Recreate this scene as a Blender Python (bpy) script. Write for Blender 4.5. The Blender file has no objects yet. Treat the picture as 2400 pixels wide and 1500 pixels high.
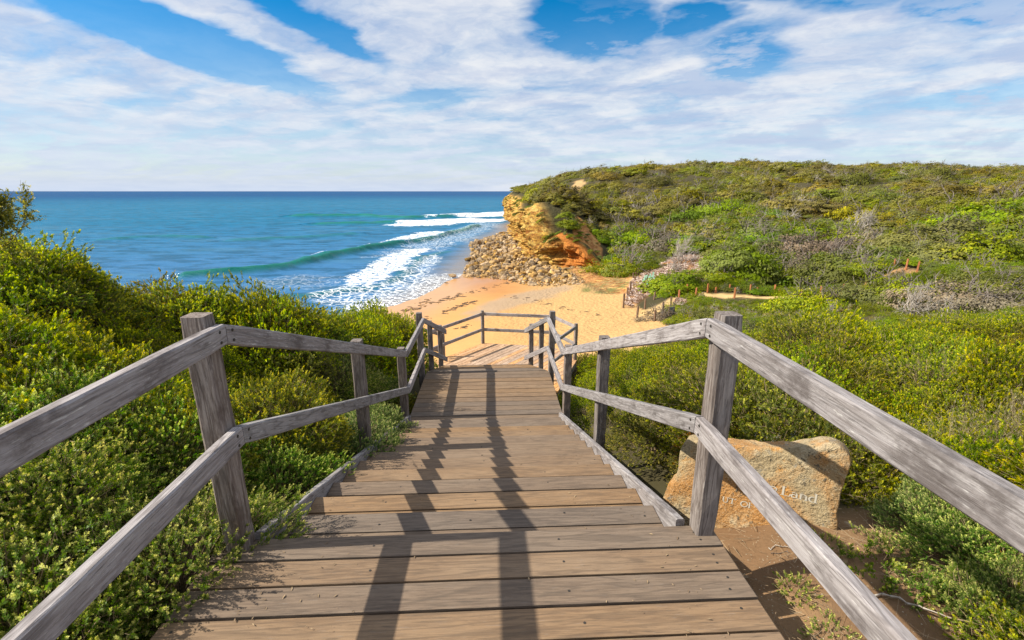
import bpy, math, random
import numpy as np
from mathutils import Vector
random.seed(7); R = np.random.default_rng(11)
sc = bpy.context.scene
col = sc.collection
rad = math.radians
# ------------------------------------------------------------ camera
F = 1100.0; EYE = 1.6
PITCH = math.atan(302 / F)
cd = bpy.data.cameras.new('camera'); cam = bpy.data.objects.new('camera', cd); col.objects.link(cam)
cam.location = (0, 0, EYE); cam.rotation_euler = (math.pi/2 - PITCH, 0, 0)
cd.sensor_width = 36; cd.lens = F / 2400 * 36; cd.clip_start = .05; cd.clip_end = 60000
sc.camera = cam
sc.view_settings.view_transform = 'Standard'; sc.view_settings.look = 'None'
sc.view_settings.exposure = 0.66; sc.view_settings.gamma = 1
sc.cycles.max_bounces = 6; sc.cycles.transparent_max_bounces = 6
sc.cycles.caustics_reflective = False; sc.cycles.caustics_refractive = False
SUNV = Vector((-1.16, -.09, 1)).normalized()
# ------------------------------------------------------------ node helper
class G:
    def __init__(s, tree): s.t = tree; s.n = tree.nodes; s.l = tree.links
    def __call__(s, typ, ins=None, out=0, **kw):
        n = s.n.new(typ)
        for k, v in kw.items(): setattr(n, k, v)
        for k, v in (ins or {}).items(): s.set(n.inputs[k], v)
        return n.outputs[out] if out is not None else n
    def set(s, sock, v):
        if isinstance(v, bpy.types.NodeSocket): s.l.new(v, sock)
        else: sock.default_value = v
    def m(s, op, a, b=0.0, c=0.0, clamp=False):
        return s('ShaderNodeMath', {0: a, 1: b, 2: c}, operation=op, use_clamp=clamp)
    def v(s, op, a, b=(0, 0, 0), out=0): return s('ShaderNodeVectorMath', {0: a, 1: b}, out, operation=op)
    def mix(s, f, a, b, blend='MIX'):
        n = s.n.new('ShaderNodeMix'); n.data_type = 'RGBA'; n.blend_type = blend
        s.set(n.inputs[0], f); s.set(n.inputs[6], a); s.set(n.inputs[7], b); return n.outputs[2]
    def ss(s, x, lo, hi, a=0.0, b=1.0):
        return s('ShaderNodeMapRange', {0: x, 1: lo, 2: hi, 3: a, 4: b}, interpolation_type='SMOOTHSTEP')
    def noise(s, vec, scale, detail=4, rough=.55, dist=0.0, out=0):
        return s('ShaderNodeTexNoise', {'Vector': vec, 'Scale': scale, 'Detail': detail, 'Roughness': rough, 'Distortion': dist}, out)
def C4(r, g, b): return (r, g, b, 1)
# ------------------------------------------------------------ sun
sd = bpy.data.lights.new('sun', 'SUN'); sd.energy = 5.0; sd.angle = rad(.53); sd.color = (1, .93, .80)
so = bpy.data.objects.new('sun', sd); col.objects.link(so)
so.rotation_euler = SUNV.to_track_quat('Z', 'Y').to_euler()
# ------------------------------------------------------------ world: sky and clouds
w = bpy.data.worlds.new('World'); sc.world = w; w.use_nodes = True
g = G(w.node_tree); g.n.clear()
SKYS = .11
sky = g('ShaderNodeTexSky', sky_type='NISHITA', sun_disc=False, sun_elevation=math.asin(SUNV.z),
        sun_rotation=math.atan2(SUNV.x, SUNV.y), altitude=0, air_density=1.0, dust_density=.4, ozone_density=2.5)
def ray(px, py):
    a = (px - 1200) / F; b = (750 - py) / F; c, s = math.cos(PITCH), math.sin(PITCH)
    return np.array([a, c + b*s, -s + b*c])
def skyp(px, py):
    d = ray(px, py); d = d / np.linalg.norm(d); return d[:2] / (d[2] + .12)
tc = g('ShaderNodeTexCoord', None, 0)
sep = g('ShaderNodeSeparateXYZ', {0: tc}, None)
zz = g.m('ADD', g.m('MAXIMUM', sep.outputs[2], 0.0), .12)
P = g('ShaderNodeCombineXYZ', {0: g.m('DIVIDE', sep.outputs[0], zz), 1: g.m('DIVIDE', sep.outputs[1], zz), 2: 0.0})
wn = g.noise(P, 1.3, 5, .6, out=1)
warp = g.v('SCALE', g.v('SUBTRACT', wn, (.5, .5, .5)), (0, 0, 0)); warp.node.inputs[3].default_value = .55
PW = g.v('ADD', P, warp)
blue = None
def blob(p0, p1, wd, amt):
    """an opening in the cloud cover, an ellipse between two sky directions"""
    global blue
    a, b = skyp(*p0), skyp(*p1); c = (a + b) / 2; d = b - a; L = np.linalg.norm(d) / 2; ang = math.atan2(d[1], d[0])
    q = g.v('SUBTRACT', PW, (c[0], c[1], 0))
    q = g('ShaderNodeVectorRotate', {'Vector': q, 'Angle': -ang}, rotation_type='Z_AXIS')
    q = g.v('MULTIPLY', q, (1 / L, 1 / wd, 0))
    ln = g.v('LENGTH', q, out=1)
    k = g.m('MULTIPLY', g.ss(ln, 1.35, .35), amt)
    blue = k if blue is None else g.m('MAXIMUM', blue, k)
blob((0, -60), (760, 225), .27, 1.0)
blob((560, -60), (900, 165), .10, .62)
blob((1290, -60), (1440, 130), .26, .85)
blob((1500, -90), (2150, -10), .26, 1.0)
blob((1640, 0), (1600, 90), .20, .8)
blob((2200, -80), (2360, 30), .20, .85)
blob((1150, 190), (900, 270), .20, .35)
blob((1780, 60), (1740, 200), .22, .45)
blob((2250, 200), (2400, 230), .35, .35)
sv = g.v('MULTIPLY', g('ShaderNodeVectorRotate', {'Vector': PW, 'Angle': rad(28)}, rotation_type='Z_AXIS'), (.75, 2.3, 1))
cir = g.noise(sv, 1.4, 12, .64, .30)
puf = g.noise(g.v('ADD', PW, (3.1, 7.7, 0)), 1.5, 11, .60, .2)
fine = g.noise(g.v('ADD', PW, (9.1, 1.7, 0)), 4.2, 9, .6, .1)
cover = g.m('ADD', g.m('MULTIPLY', cir, .8), g.m('MULTIPLY', puf, .6))
cover = g.m('SUBTRACT', g.m('ADD', cover, .12), g.m('MULTIPLY', blue, .80))
cov = g.ss(cover, .30, .96, 0.0, .95)
hz = g.m('MAXIMUM', g.ss(sep.outputs[2], .0, .34, .72, .0), g.ss(sep.outputs[2], .0, .09, 1.0, .0))
cov = g.m('MAXIMUM', cov, hz)
shade = g.m('ADD', g.m('MULTIPLY', g.ss(puf, .36, .62), .6), g.m('MULTIPLY', g.ss(fine, .36, .66), .4))
cl = g.mix(shade, C4(.60, .68, .86), C4(.97, .98, 1.0))
cl = g.mix(g.ss(sep.outputs[2], .0, .20, .80, 0.0), cl, C4(.66, .77, .96))
# small flat grey-bottomed clouds low over the land
lowp = g('ShaderNodeCombineXYZ', {0: g.m('DIVIDE', sep.outputs[0], g.m('ADD', sep.outputs[1], .3)), 1: g.m('MULTIPLY', sep.outputs[2], 3.4), 2: 0.0})
ln = g.noise(lowp, 5.2, 10, .62, .1)
ln2 = g.noise(g.v('ADD', lowp, (0, -.06, 0)), 5.2, 10, .62, .1)
zone = g.m('MULTIPLY', g.ss(sep.outputs[2], .34, .20), g.ss(sep.outputs[0], -.25, .12))
lm = g.m('MULTIPLY', g.ss(ln, .48, .60), zone)
cl = g.mix(g.m('MULTIPLY', g.m('MULTIPLY', g.ss(ln2, .48, .58), zone), .6), cl, C4(.97, .98, 1.0))
cl = g.mix(g.m('MULTIPLY', lm, .62), cl, C4(.50, .60, .83))
cov = g.m('MAXIMUM', cov, g.m('MULTIPLY', lm, .85))
clear = g('ShaderNodeHueSaturation', {'Saturation': 1.7, 'Value': .80, 'Color': sky, 'Hue': .497})
skyb = g('ShaderNodeVectorMath', {0: clear, 3: SKYS}, 0, operation='SCALE')
clb = g('ShaderNodeVectorMath', {0: cl, 3: .59}, 0, operation='SCALE')
final = g.mix(cov, skyb, clb)
bg = g('ShaderNodeBackground', {0: final, 1: 1.0})
g('ShaderNodeOutputWorld', {0: bg}, None)

# ------------------------------------------------------------ basic helpers
def tag(o, label=None, cat=None, group=None, kind=None):
    if label: o['label'] = label
    if cat: o['category'] = cat
    if group: o['group'] = group
    if kind: o['kind'] = kind
    return o
def empty(name, loc=(0, 0, 0), rz=0):
    o = bpy.data.objects.new(name, None); col.objects.link(o); o.location = loc; o.rotation_euler[2] = rz
    o.empty_display_size = .1; return o
def npmesh(name, V, faces, mats=(), attrs=None, smooth=False, midx=None):
    """faces: (n,k) int array, or list of polygons"""
    me = bpy.data.meshes.new(name); V = np.asarray(V, np.float32)
    me.vertices.add(len(V)); me.vertices.foreach_set('co', V.ravel())
    if isinstance(faces, np.ndarray):
        n, k = faces.shape; tot = np.full(n, k, np.int32); idx = faces.ravel()
    else:
        n = len(faces); tot = np.array([len(f) for f in faces], np.int32); idx = np.concatenate([np.asarray(f) for f in faces])
    st = np.concatenate([[0], np.cumsum(tot)[:-1]]).astype(np.int32)
    me.loops.add(len(idx)); me.loops.foreach_set('vertex_index', idx.astype(np.int32))
    me.polygons.add(n); me.polygons.foreach_set('loop_start', st); me.polygons.foreach_set('loop_total', tot)
    if midx is not None: me.polygons.foreach_set('material_index', np.asarray(midx, np.int32))
    me.polygons.foreach_set('use_smooth', np.full(n, smooth))
    for k, a in (attrs or {}).items():
        a = np.asarray(a, np.float32)
        if a.ndim == 1: at = me.attributes.new(k, 'FLOAT', 'POINT'); at.data.foreach_set('value', a)
        elif a.shape[1] == 3: at = me.attributes.new(k, 'FLOAT_VECTOR', 'POINT'); at.data.foreach_set('vector', a.ravel())
        else: at = me.attributes.new(k, 'FLOAT_COLOR', 'POINT'); at.data.foreach_set('color', a.ravel())
    for m in mats: me.materials.append(m)
    me.update(calc_edges=True)
    return me
def link(name, me, parent=None, loc=(0, 0, 0), rz=0, sc_=1):
    o = bpy.data.objects.new(name, me); col.objects.link(o); o.location = loc; o.rotation_euler[2] = rz
    if sc_ != 1: o.scale = (sc_,)*3 if np.isscalar(sc_) else sc_
    if parent: o.parent = parent
    return o
# numpy noise
_perm = R.random((256, 256)).astype(np.float32)
def vn(x, y):
    xi = np.floor(x).astype(int); yi = np.floor(y).astype(int); fx = x - xi; fy = y - yi
    fx = fx*fx*(3 - 2*fx); fy = fy*fy*(3 - 2*fy)
    a = _perm[xi % 256, yi % 256]; b = _perm[(xi+1) % 256, yi % 256]; c = _perm[xi % 256, (yi+1) % 256]; d = _perm[(xi+1) % 256, (yi+1) % 256]
    return (a*(1-fx) + b*fx)*(1-fy) + (c*(1-fx) + d*fx)*fy
def fbm(x, y, o=4, g_=.5):
    s = 0; a = 1; t = 0
    for i in range(o): s = s + a*vn(x*2**i + 17.3*i, y*2**i + 5.1*i); t += a; a *= g_
    return s / t
def sst(x, a, b):
    t = np.clip((x - a) / (b - a), 0, 1); return t*t*(3 - 2*t)

# ------------------------------------------------------------ materials
MAT = {}
def newmat(name):
    m = bpy.data.materials.new(name); m.use_nodes = True; m.node_tree.nodes.clear(); MAT[name] = m
    return m, G(m.node_tree)
def finish(g, bsdf): g('ShaderNodeOutputMaterial', {0: bsdf}, None)
def attr(g, name, out=1): return g('ShaderNodeAttribute', None, out, attribute_name=name)   # 0 color 1 vector 2 fac
def bump(g, h, strength=.5, dist=.01): return g('ShaderNodeBump', {'Height': h, 'Strength': strength, 'Distance': dist})

def wood(name, base, light, dark, stain, fleck=.5, rough=.8, ends=False):
    m, g = newmat(name)
    v = attr(g, 'g'); rnd = attr(g, 'r', 2)
    grain = g.noise(g.v('MULTIPLY', v, (6.5, 100, 100)), 1.0, 6, .66, .5)
    fib = g.noise(g.v('MULTIPLY', v, (9, 130, 130)), 1.0, 4, .65)
    big = g.noise(g.v('MULTIPLY', v, (1.3, 5, 5)), 1.0, 5, .6)
    fl = g.noise(g.v('MULTIPLY', v, (17, 150, 150)), 1.0, 3, .6)
    c = g.mix(g.ss(grain, .38, .60), C4(*dark), C4(*base))
    c = g.mix(g.m('MULTIPLY', g.ss(big, .42, .68), .5), c, C4(*light))
    c = g.mix(g.m('MULTIPLY', g.ss(fl, .60, .72), fleck), c, C4(.62, .60, .57))
    c = g.mix(g.m('MULTIPLY', g.ss(fib, .46, .32), .8), c, C4(*[x*.45 for x in dark]))
    ring = g.m('PINGPONG', g.m('MULTIPLY', g.noise(g.v('MULTIPLY', v, (1.0, 13, 13)), 1.0, 2, .4, .3), 7.0), .5)
    c = g.mix(g.m('MULTIPLY', g.ss(ring, .18, .02), .6), c, C4(*[x*.6 for x in dark]))
    st = g.noise(g.v('MULTIPLY', v, (4, 7, 7)), 1.0, 6, .7)
    sm = g.ss(st, .50, .68)
    if ends:
        e = attr(g, 'e', 2)
        big2 = g.noise(g.v('MULTIPLY', v, (6, 14, 14)), 1.0, 6, .75)
        em = g.m('MULTIPLY', g.ss(g.m('ADD', e, g.m('MULTIPLY', big2, .8)), .62, .98), .95)
        sm = g.m('MAXIMUM', g.m('MULTIPLY', sm, .35), em)
    c = g.mix(g.m('MULTIPLY', sm, .8), c, C4(*stain))
    vv = g('ShaderNodeHueSaturation', {'Color': c, 'Value': g.m('MULTIPLY_ADD', rnd, .42, .79), 'Saturation': g.m('MULTIPLY_ADD', rnd, .5, .75)})
    h = g.m('ADD', g.m('MULTIPLY', fib, .6), g.m('ADD', g.m('MULTIPLY', grain, .8), g.m('MULTIPLY', fl, .3)))
    b = g('ShaderNodeBsdfPrincipled', {'Base Color': vv, 'Roughness': rough, 'Specular IOR Level': .3, 'Normal': bump(g, h, .75, .004)})
    finish(g, b); return m
wood('weathered_timber', (.30, .275, .275), (.41, .385, .38), (.205, .18, .175), (.085, .07, .065), .6)
wood('post_timber', (.235, .20, .18), (.35, .315, .295), (.115, .088, .075), (.08, .06, .05), .35)
wood('deck_timber', (.62, .385, .215), (.76, .53, .34), (.33, .185, .095), (.085, .07, .055), .22, ends=True)
m, g = newmat('dark_metal'); finish(g, g('ShaderNodeBsdfPrincipled', {'Base Color': C4(.04, .035, .03), 'Roughness': .6, 'Metallic': .3}))

def foliage(name, c0, c1, tip, transl=.35, var=.35, rough=.5, zones=False, brown=(.16, .11, .07)):
    m, g = newmat(name)
    t = attr(g, 't', 2); r = attr(g, 'r', 2)
    oi = g('ShaderNodeObjectInfo', None, None)
    rnd = oi.outputs['Random']
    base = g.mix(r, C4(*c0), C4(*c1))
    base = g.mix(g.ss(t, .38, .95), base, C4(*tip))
    if zones:
        loc = oi.outputs['Location']
        zn = g.noise(loc, .035, 4, .6)
        zn2 = g.noise(g.v('ADD', loc, (31, 7, 3)), .11, 3, .6)
        base = g.mix(g.m('MULTIPLY', g.ss(zn, .45, .56), .85), base, C4(*zones))
        base = g.mix(g.m('MULTIPLY', g.ss(g.m('ADD', zn2, g.m('MULTIPLY', rnd, .30)), .62, .72), .5), base, C4(*brown))
    hs = g('ShaderNodeHueSaturation', {'Color': base, 'Hue': g.m('MULTIPLY_ADD', rnd, .045, .474), 'Saturation': g.m('MULTIPLY_ADD', g.m('FRACT', g.m('MULTIPLY', rnd, 7.13)), .25, 1.0),
                                     'Value': g.m('MULTIPLY_ADD', g.m('FRACT', g.m('MULTIPLY', rnd, 3.7)), var*1.4, 1-var*.7)})
    d = g('ShaderNodeBsdfPrincipled', {'Base Color': hs, 'Roughness': rough, 'Specular IOR Level': .2})
    tr = g('ShaderNodeBsdfTranslucent', {0: g.mix(.5, hs, C4(.45, .55, .02), 'MULTIPLY')})
    tr = g('ShaderNodeBsdfTranslucent', {0: g('ShaderNodeHueSaturation', {'Color': hs, 'Value': 1.7, 'Saturation': 1.1})})
    mx = g('ShaderNodeMixShader', {0: transl, 1: d, 2: tr}); finish(g, mx); return m
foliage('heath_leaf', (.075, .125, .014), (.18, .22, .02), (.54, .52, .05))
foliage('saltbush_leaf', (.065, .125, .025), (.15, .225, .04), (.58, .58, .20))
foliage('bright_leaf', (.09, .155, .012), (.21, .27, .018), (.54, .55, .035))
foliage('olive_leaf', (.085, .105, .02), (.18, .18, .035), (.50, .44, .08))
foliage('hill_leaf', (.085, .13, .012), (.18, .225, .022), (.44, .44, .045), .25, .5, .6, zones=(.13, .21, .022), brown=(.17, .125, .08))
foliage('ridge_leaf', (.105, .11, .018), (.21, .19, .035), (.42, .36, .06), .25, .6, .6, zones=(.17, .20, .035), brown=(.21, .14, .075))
foliage('red_leaf', (.12, .10, .02), (.30, .12, .03), (.45, .30, .05))
foliage('dry_leaf', (.13, .10, .07), (.22, .18, .12), (.30, .25, .17), .1)
foliage('silver_leaf', (.16, .19, .17), (.26, .30, .27), (.42, .46, .42), .1)
m, g = newmat('bark')
v = g('ShaderNodeTexCoord', None, 3); n = g.noise(v, 9, 4, .6)
finish(g, g('ShaderNodeBsdfPrincipled', {'Base Color': g.mix(n, C4(.10, .08, .065), C4(.26, .22, .19)), 'Roughness': .9, 'Normal': bump(g, n, .6, .02)}))
m, g = newmat('bleached_branch')
v = g('ShaderNodeTexCoord', None, 3); n = g.noise(v, 5, 4, .6)
finish(g, g('ShaderNodeBsdfPrincipled', {'Base Color': g.mix(n, C4(.22, .18, .15), C4(.55, .50, .44)), 'Roughness': .85}))
m, g = newmat('twig')
r = attr(g, 'r', 2)
finish(g, g('ShaderNodeBsdfPrincipled', {'Base Color': g.mix(r, C4(.13, .085, .05), C4(.36, .26, .15)), 'Roughness': .9}))
# ground: colour zones in 'col', plus mottling; 'rp' = sand ripple amount, 'gv' gravel amount
m, g = newmat('ground')
pos = g('ShaderNodeNewGeometry', None, 0)
c = attr(g, 'col', 0); rp = attr(g, 'rp', 2); gv = attr(g, 'gv', 2); wet = attr(g, 'wet', 2)
n1 = g.noise(pos, .35, 6, .65); n2 = g.noise(pos, 5.0, 6, .7); n3 = g.noise(pos, 45.0, 5, .7)
k = g.m('ADD', g.m('MULTIPLY', n1, .35), g.m('ADD', g.m('MULTIPLY', n2, .45), g.m('MULTIPLY', g.m('MULTIPLY', n3, .8), gv)))
c = g('ShaderNodeHueSaturation', {'Color': c, 'Value': g.m('MULTIPLY_ADD', k, .8, .62)})
vo = g('ShaderNodeTexVoronoi', {'Vector': pos, 'Scale': 60.0}, None)
ch = g.m('MULTIPLY', gv, g.m('MULTIPLY', g.ss(vo.outputs['Distance'], .26, .16), g.m('GREATER_THAN', g('ShaderNodeSeparateColor', {0: vo.outputs['Color']}), .62)))
c = g.mix(g.m('MULTIPLY', ch, .7), c, C4(.55, .46, .33))
rpn = g.noise(g.v('MULTIPLY', pos, (1.7, 2.6, 1)), 1.5, 4, .6)
rv = g('ShaderNodeTexVoronoi', {'Vector': pos, 'Scale': 2.6, 'Detail': 1.0}, feature='SMOOTH_F1')
rk = attr(g, 'rk', 2); q1 = g.noise(pos, 1.1, 7, .7, .4); q2 = g.noise(g.v('ADD', pos, (9, 9, 9)), .7, 7, .7, .4)
c = g.mix(g.m('MULTIPLY', rk, g.ss(q1, .48, .56, 0, .85)), c, C4(.33, .12, .03)); c = g.mix(g.m('MULTIPLY', rk, g.ss(q2, .52, .60, 0, .85)), c, C4(.72, .44, .14))
c = g.mix(g.m('MULTIPLY', rp, g.ss(rpn, .62, .42, 0, .35)), c, C4(.34, .20, .09))
h = g.m('ADD', g.m('MULTIPLY', rk, g.m('MULTIPLY', g.m('ADD', q1, q2), 60.0)), g.m('ADD', g.m('MULTIPLY', rp, g.m('MULTIPLY', g.m('ADD', rv, rpn), 12.0)), g.m('MULTIPLY', gv, g.m('ADD', n3, g.m('MULTIPLY', ch, .6)))))
finish(g, g('ShaderNodeBsdfPrincipled', {'Base Color': c, 'Roughness': g.m('MULTIPLY_ADD', wet, -.62, .92), 'Specular IOR Level': g.m('MULTIPLY_ADD', wet, .4, .15),
    'Normal': bump(g, h, .8, .012)}))
# rock / cliff
m, g = newmat('cliff_rock')
pos = g('ShaderNodeNewGeometry', None, 0)
k = attr(g, 'k', 2)
st = g.noise(g.v('MULTIPLY', pos, (.25, .12, 1.6)), 1.0, 7, .65, .6)
n2 = g.noise(pos, .55, 7, .7, .3)
n3 = g.noise(pos, 2.6, 5, .7)
c = g.mix(g.ss(st, .38, .62), C4(.38, .145, .03), C4(.80, .48, .10))
c = g.mix(g.m('MULTIPLY', g.ss(n2, .48, .58), .9), c, C4(.86, .60, .17))
c = g.mix(g.m('MULTIPLY', g.ss(n3, .52, .40), .7), c, C4(.17, .085, .035))
c = g.mix(g.m('MULTIPLY', g.ss(n2, .40, .28), .6), c, C4(.36, .15, .04))
c = g.mix(g.ss(g.m('ADD', k, g.m('MULTIPLY', n2, .5)), .85, 1.15), c, C4(.66, .24, .05))
c = g.mix(g.ss(attr(g, 'cap', 2), .1, .5), c, C4(.08, .07, .03))
h = g.m('ADD', g.m('MULTIPLY', st, 1.4), g.m('ADD', n2, g.m('MULTIPLY', n3, .7)))
finish(g, g('ShaderNodeBsdfPrincipled', {'Base Color': c, 'Roughness': .9, 'Specular IOR Level': .15, 'Normal': bump(g, h, 1.0, .9)}))
m, g = newmat('boulder')
pos = g('ShaderNodeNewGeometry', None, 0); oi = g('ShaderNodeObjectInfo', None, 5)
n = g.noise(pos, 1.6, 5, .7); c = g.mix(g.ss(n, .35, .65), C4(.14, .08, .034), C4(.50, .32, .125))
c = g('ShaderNodeHueSaturation', {'Color': c, 'Value': g.m('MULTIPLY_ADD', oi, .9, .5), 'Saturation': g.m('MULTIPLY_ADD', g.m('FRACT', g.m('MULTIPLY', oi, 5.3)), .5, .7)})
finish(g, g('ShaderNodeBsdfPrincipled', {'Base Color': c, 'Roughness': .9, 'Normal': bump(g, n, .8, .15)}))
# inscribed sandstone slab
m, g = newmat('sandstone')
pos = g('ShaderNodeTexCoord', None, 3)
a = g.noise(pos, 2.6, 6, .6, .6); b = g.noise(g.v('ADD', pos, (4, 4, 4)), 5.0, 6, .65, .5); d = g.noise(pos, 38, 4, .7); e = g.noise(pos, 120, 3, .7)
c = g.mix(g.ss(a, .40, .60), C4(.34, .26, .145), C4(.38, .19, .06))
c = g.mix(g.m('MULTIPLY', g.ss(b, .54, .66), .85), c, C4(.44, .36, .23))
c = g.mix(g.m('MULTIPLY', g.ss(b, .42, .30), .8), c, C4(.48, .21, .03))
c = g.mix(g.ss(d, .58, .64), c, C4(.12, .095, .06)); lic = g.noise(g.v('ADD', pos, (2, 8, 1)), 9, 6, .7); c = g.mix(g.m('MULTIPLY', g.ss(lic, .60, .66), .7), c, C4(.20, .19, .16))
c = g.mix(g.m('MULTIPLY', g.ss(e, .5, .7), .3), c, C4(.75, .65, .45))
finish(g, g('ShaderNodeBsdfPrincipled', {'Base Color': c, 'Roughness': .85, 'Specular IOR Level': .2, 'Normal': bump(g, g.m('ADD', g.m('MULTIPLY', a, 2.0), g.m('ADD', d, g.m('MULTIPLY', b, 2.0))), 1.0, .018)}))
def plain(name, c, rough=.7, noise=.25, scale=8):
    m, g = newmat(name); v = g('ShaderNodeTexCoord', None, 3); n = g.noise(v, scale, 4, .6)
    cc = g('ShaderNodeHueSaturation', {'Color': C4(*c), 'Value': g.m('MULTIPLY_ADD', n, noise*2, 1-noise)})
    finish(g, g('ShaderNodeBsdfPrincipled', {'Base Color': cc, 'Roughness': rough})); return m
plain('engraving', (.46, .42, .34), .9, .15, 40)
plain('orange_post', (.36, .13, .045), .8, .35, 9)
plain('brown_post', (.17, .105, .065), .85, .35, 9)
plain('white_paint', (.80, .80, .78), .5, .05)
plain('grey_board', (.16, .17, .18), .6, .2)
plain('pale_wood', (.46, .40, .33), .85, .3)
plain('seaweed', (.07, .04, .02), .8, .3)
plain('galvanised', (.30, .30, .30), .5, .2)
m, g = newmat('tree_guard')
d = g('ShaderNodeBsdfPrincipled', {'Base Color': C4(.36, .58, .46), 'Roughness': .5}); t_ = g('ShaderNodeBsdfTranslucent', {0: C4(.35, .75, .5)})
finish(g, g('ShaderNodeMixShader', {0: .35, 1: d, 2: t_}))
m, g = newmat('mulch')
r = attr(g, 'r', 2)
c = g.mix(g.ss(r, .0, .55), C4(.14, .075, .045), C4(.40, .26, .18)); c = g.mix(g.ss(r, .6, .8), c, C4(.72, .60, .52))
finish(g, g('ShaderNodeBsdfPrincipled', {'Base Color': c, 'Roughness': .9}))
# sea
m, g = newmat('sea_water')
pos = g('ShaderNodeNewGeometry', None, 0); foam = attr(g, 'foam', 2); lace = attr(g, 'lace', 2); shal = attr(g, 'shal', 2); face = attr(g, 'face', 2)
sp = g('ShaderNodeSeparateXYZ', {0: pos}, None)
dist = g.v('LENGTH', pos, out=1)
big = g.noise(g.v('MULTIPLY', pos, (.004, .012, 0)), 1.0, 4, .6)
dn = g.m('ADD', g.m('LOGARITHM', dist, 10.0), g.m('MULTIPLY_ADD', big, .35, -.17))
c = g.mix(g.ss(dn, 1.95, 2.5), C4(.04, .15, .31), C4(.006, .135, .26))
c = g.mix(g.ss(dn, 2.75, 3.35), c, C4(.005, .062, .19))
w1 = g.noise(g.v('MULTIPLY', pos, (.10, .26, 0)), 1.0, 6, .62)
w2 = g.noise(g.v('MULTIPLY', pos, (.8, 1.7, 0)), 1.0, 6, .68)
w3 = g.noise(g.v('MULTIPLY', pos, (.02, .07, 0)), 1.0, 5, .6)
c = g.mix(g.m('MULTIPLY', g.ss(w1, .46, .58), .75), c, g.mix(.7, c, C4(.004, .05, .085)))
c = g.mix(g.m('MULTIPLY', g.ss(w3, .52, .66), .35), c, C4(.06, .17, .26))
c = g.mix(face, c, C4(.008, .145, .115))
c = g.mix(g.m('MULTIPLY', shal, g.ss(w2, .3, .6, .55, .95)), c, C4(.21, .165, .125))
fn = g.noise(g.v('MULTIPLY', pos, (.9, .9, 0)), 1.3, 8, .72, .9)
vf = g('ShaderNodeTexVoronoi', {'Vector': g.v('ADD', g.v('MULTIPLY', pos, (1, 1, 0)), g.v('SCALE', g.noise(pos, .9, 3, .6, out=1), (0, 0, 0))), 'Scale': .8}, feature='DISTANCE_TO_EDGE')
fm = g.ss(g.m('ADD', foam, g.m('MULTIPLY_ADD', fn, 2.2, -1.15)), .50, .82)
lm_ = g.m('MULTIPLY', lace, g.m('MAXIMUM', g.ss(vf, .10, .02), g.ss(fn, .52, .62)))
fm = g.m('MAXIMUM', fm, g.m('MULTIPLY', lm_, .85), clamp=True)
c = g.mix(fm, c, C4(.86, .88, .90))
h = g.m('ADD', g.m('MULTIPLY', w1, 4.0), g.m('ADD', g.m('MULTIPLY', w2, 1.0), g.m('MULTIPLY', fm, .25)))
dif = g('ShaderNodeBsdfDiffuse', {0: c, 'Normal': bump(g, h, .55, .30)})
gl = g('ShaderNodeBsdfGlossy', {0: C4(1, 1, 1), 1: .22, 'Normal': bump(g, h, .8, .5)})
fr = g.m('MULTIPLY', g('ShaderNodeLayerWeight', {0: .12, 'Normal': bump(g, h, .8, .5)}), g.m('MULTIPLY_ADD', fm, -.9, 1.0))
gf = g.m('MINIMUM', g.m('ADD', g.m('MULTIPLY', fr, .42), g.m('MULTIPLY', shal, .25)), g.ss(dn, 2.4, 3.2, .38, .10))
finish(g, g('ShaderNodeMixShader', {0: gf, 1: dif, 2: gl}))

# ------------------------------------------------------------ terrain height function
SEA = -12.4
def at(px, py, Y, dz=0):
    d = ray(px, py); t = Y / d[1]; return (d[0]*t, Y, EYE + d[2]*t + dz)
def atz(px, py, z):
    d = ray(px, py); t = (z - EYE) / d[2]; return np.array([d[0]*t, d[1]*t, z])
def warpc(x, y):
    r = np.sqrt(x*x + y*y) + 1e-6; th = np.arctan2(x, y); return th * 1.6, np.log(r + 1.0)
class RBF:
    def __init__(s, pts, lam=.002):
        p = np.array(pts, float); s.a, s.b = warpc(p[:, 0], p[:, 1]); n = len(p)
        K = s.k(s.a[:, None] - s.a, s.b[:, None] - s.b) + lam*np.eye(n)
        A = np.zeros((n+3, n+3)); A[:n, :n] = K; A[:n, n] = 1; A[:n, n+1] = s.a; A[:n, n+2] = s.b; A[n:, :n] = A[:n, n:].T
        s.w = np.linalg.solve(A, np.concatenate([p[:, 2], [0, 0, 0]])); s.n = n
    def k(s, da, db): r2 = da*da + db*db; return np.sqrt(r2 + .0004)   # near-linear kernel: no overshoot
    def __call__(s, x, y):
        x = np.asarray(x, float); y = np.asarray(y, float); a, b = warpc(x, y); o = s.w[s.n] + s.w[s.n+1]*a + s.w[s.n+2]*b
        for i in range(s.n): o = o + s.w[i]*s.k(a - s.a[i], b - s.b[i])
        return o
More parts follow.
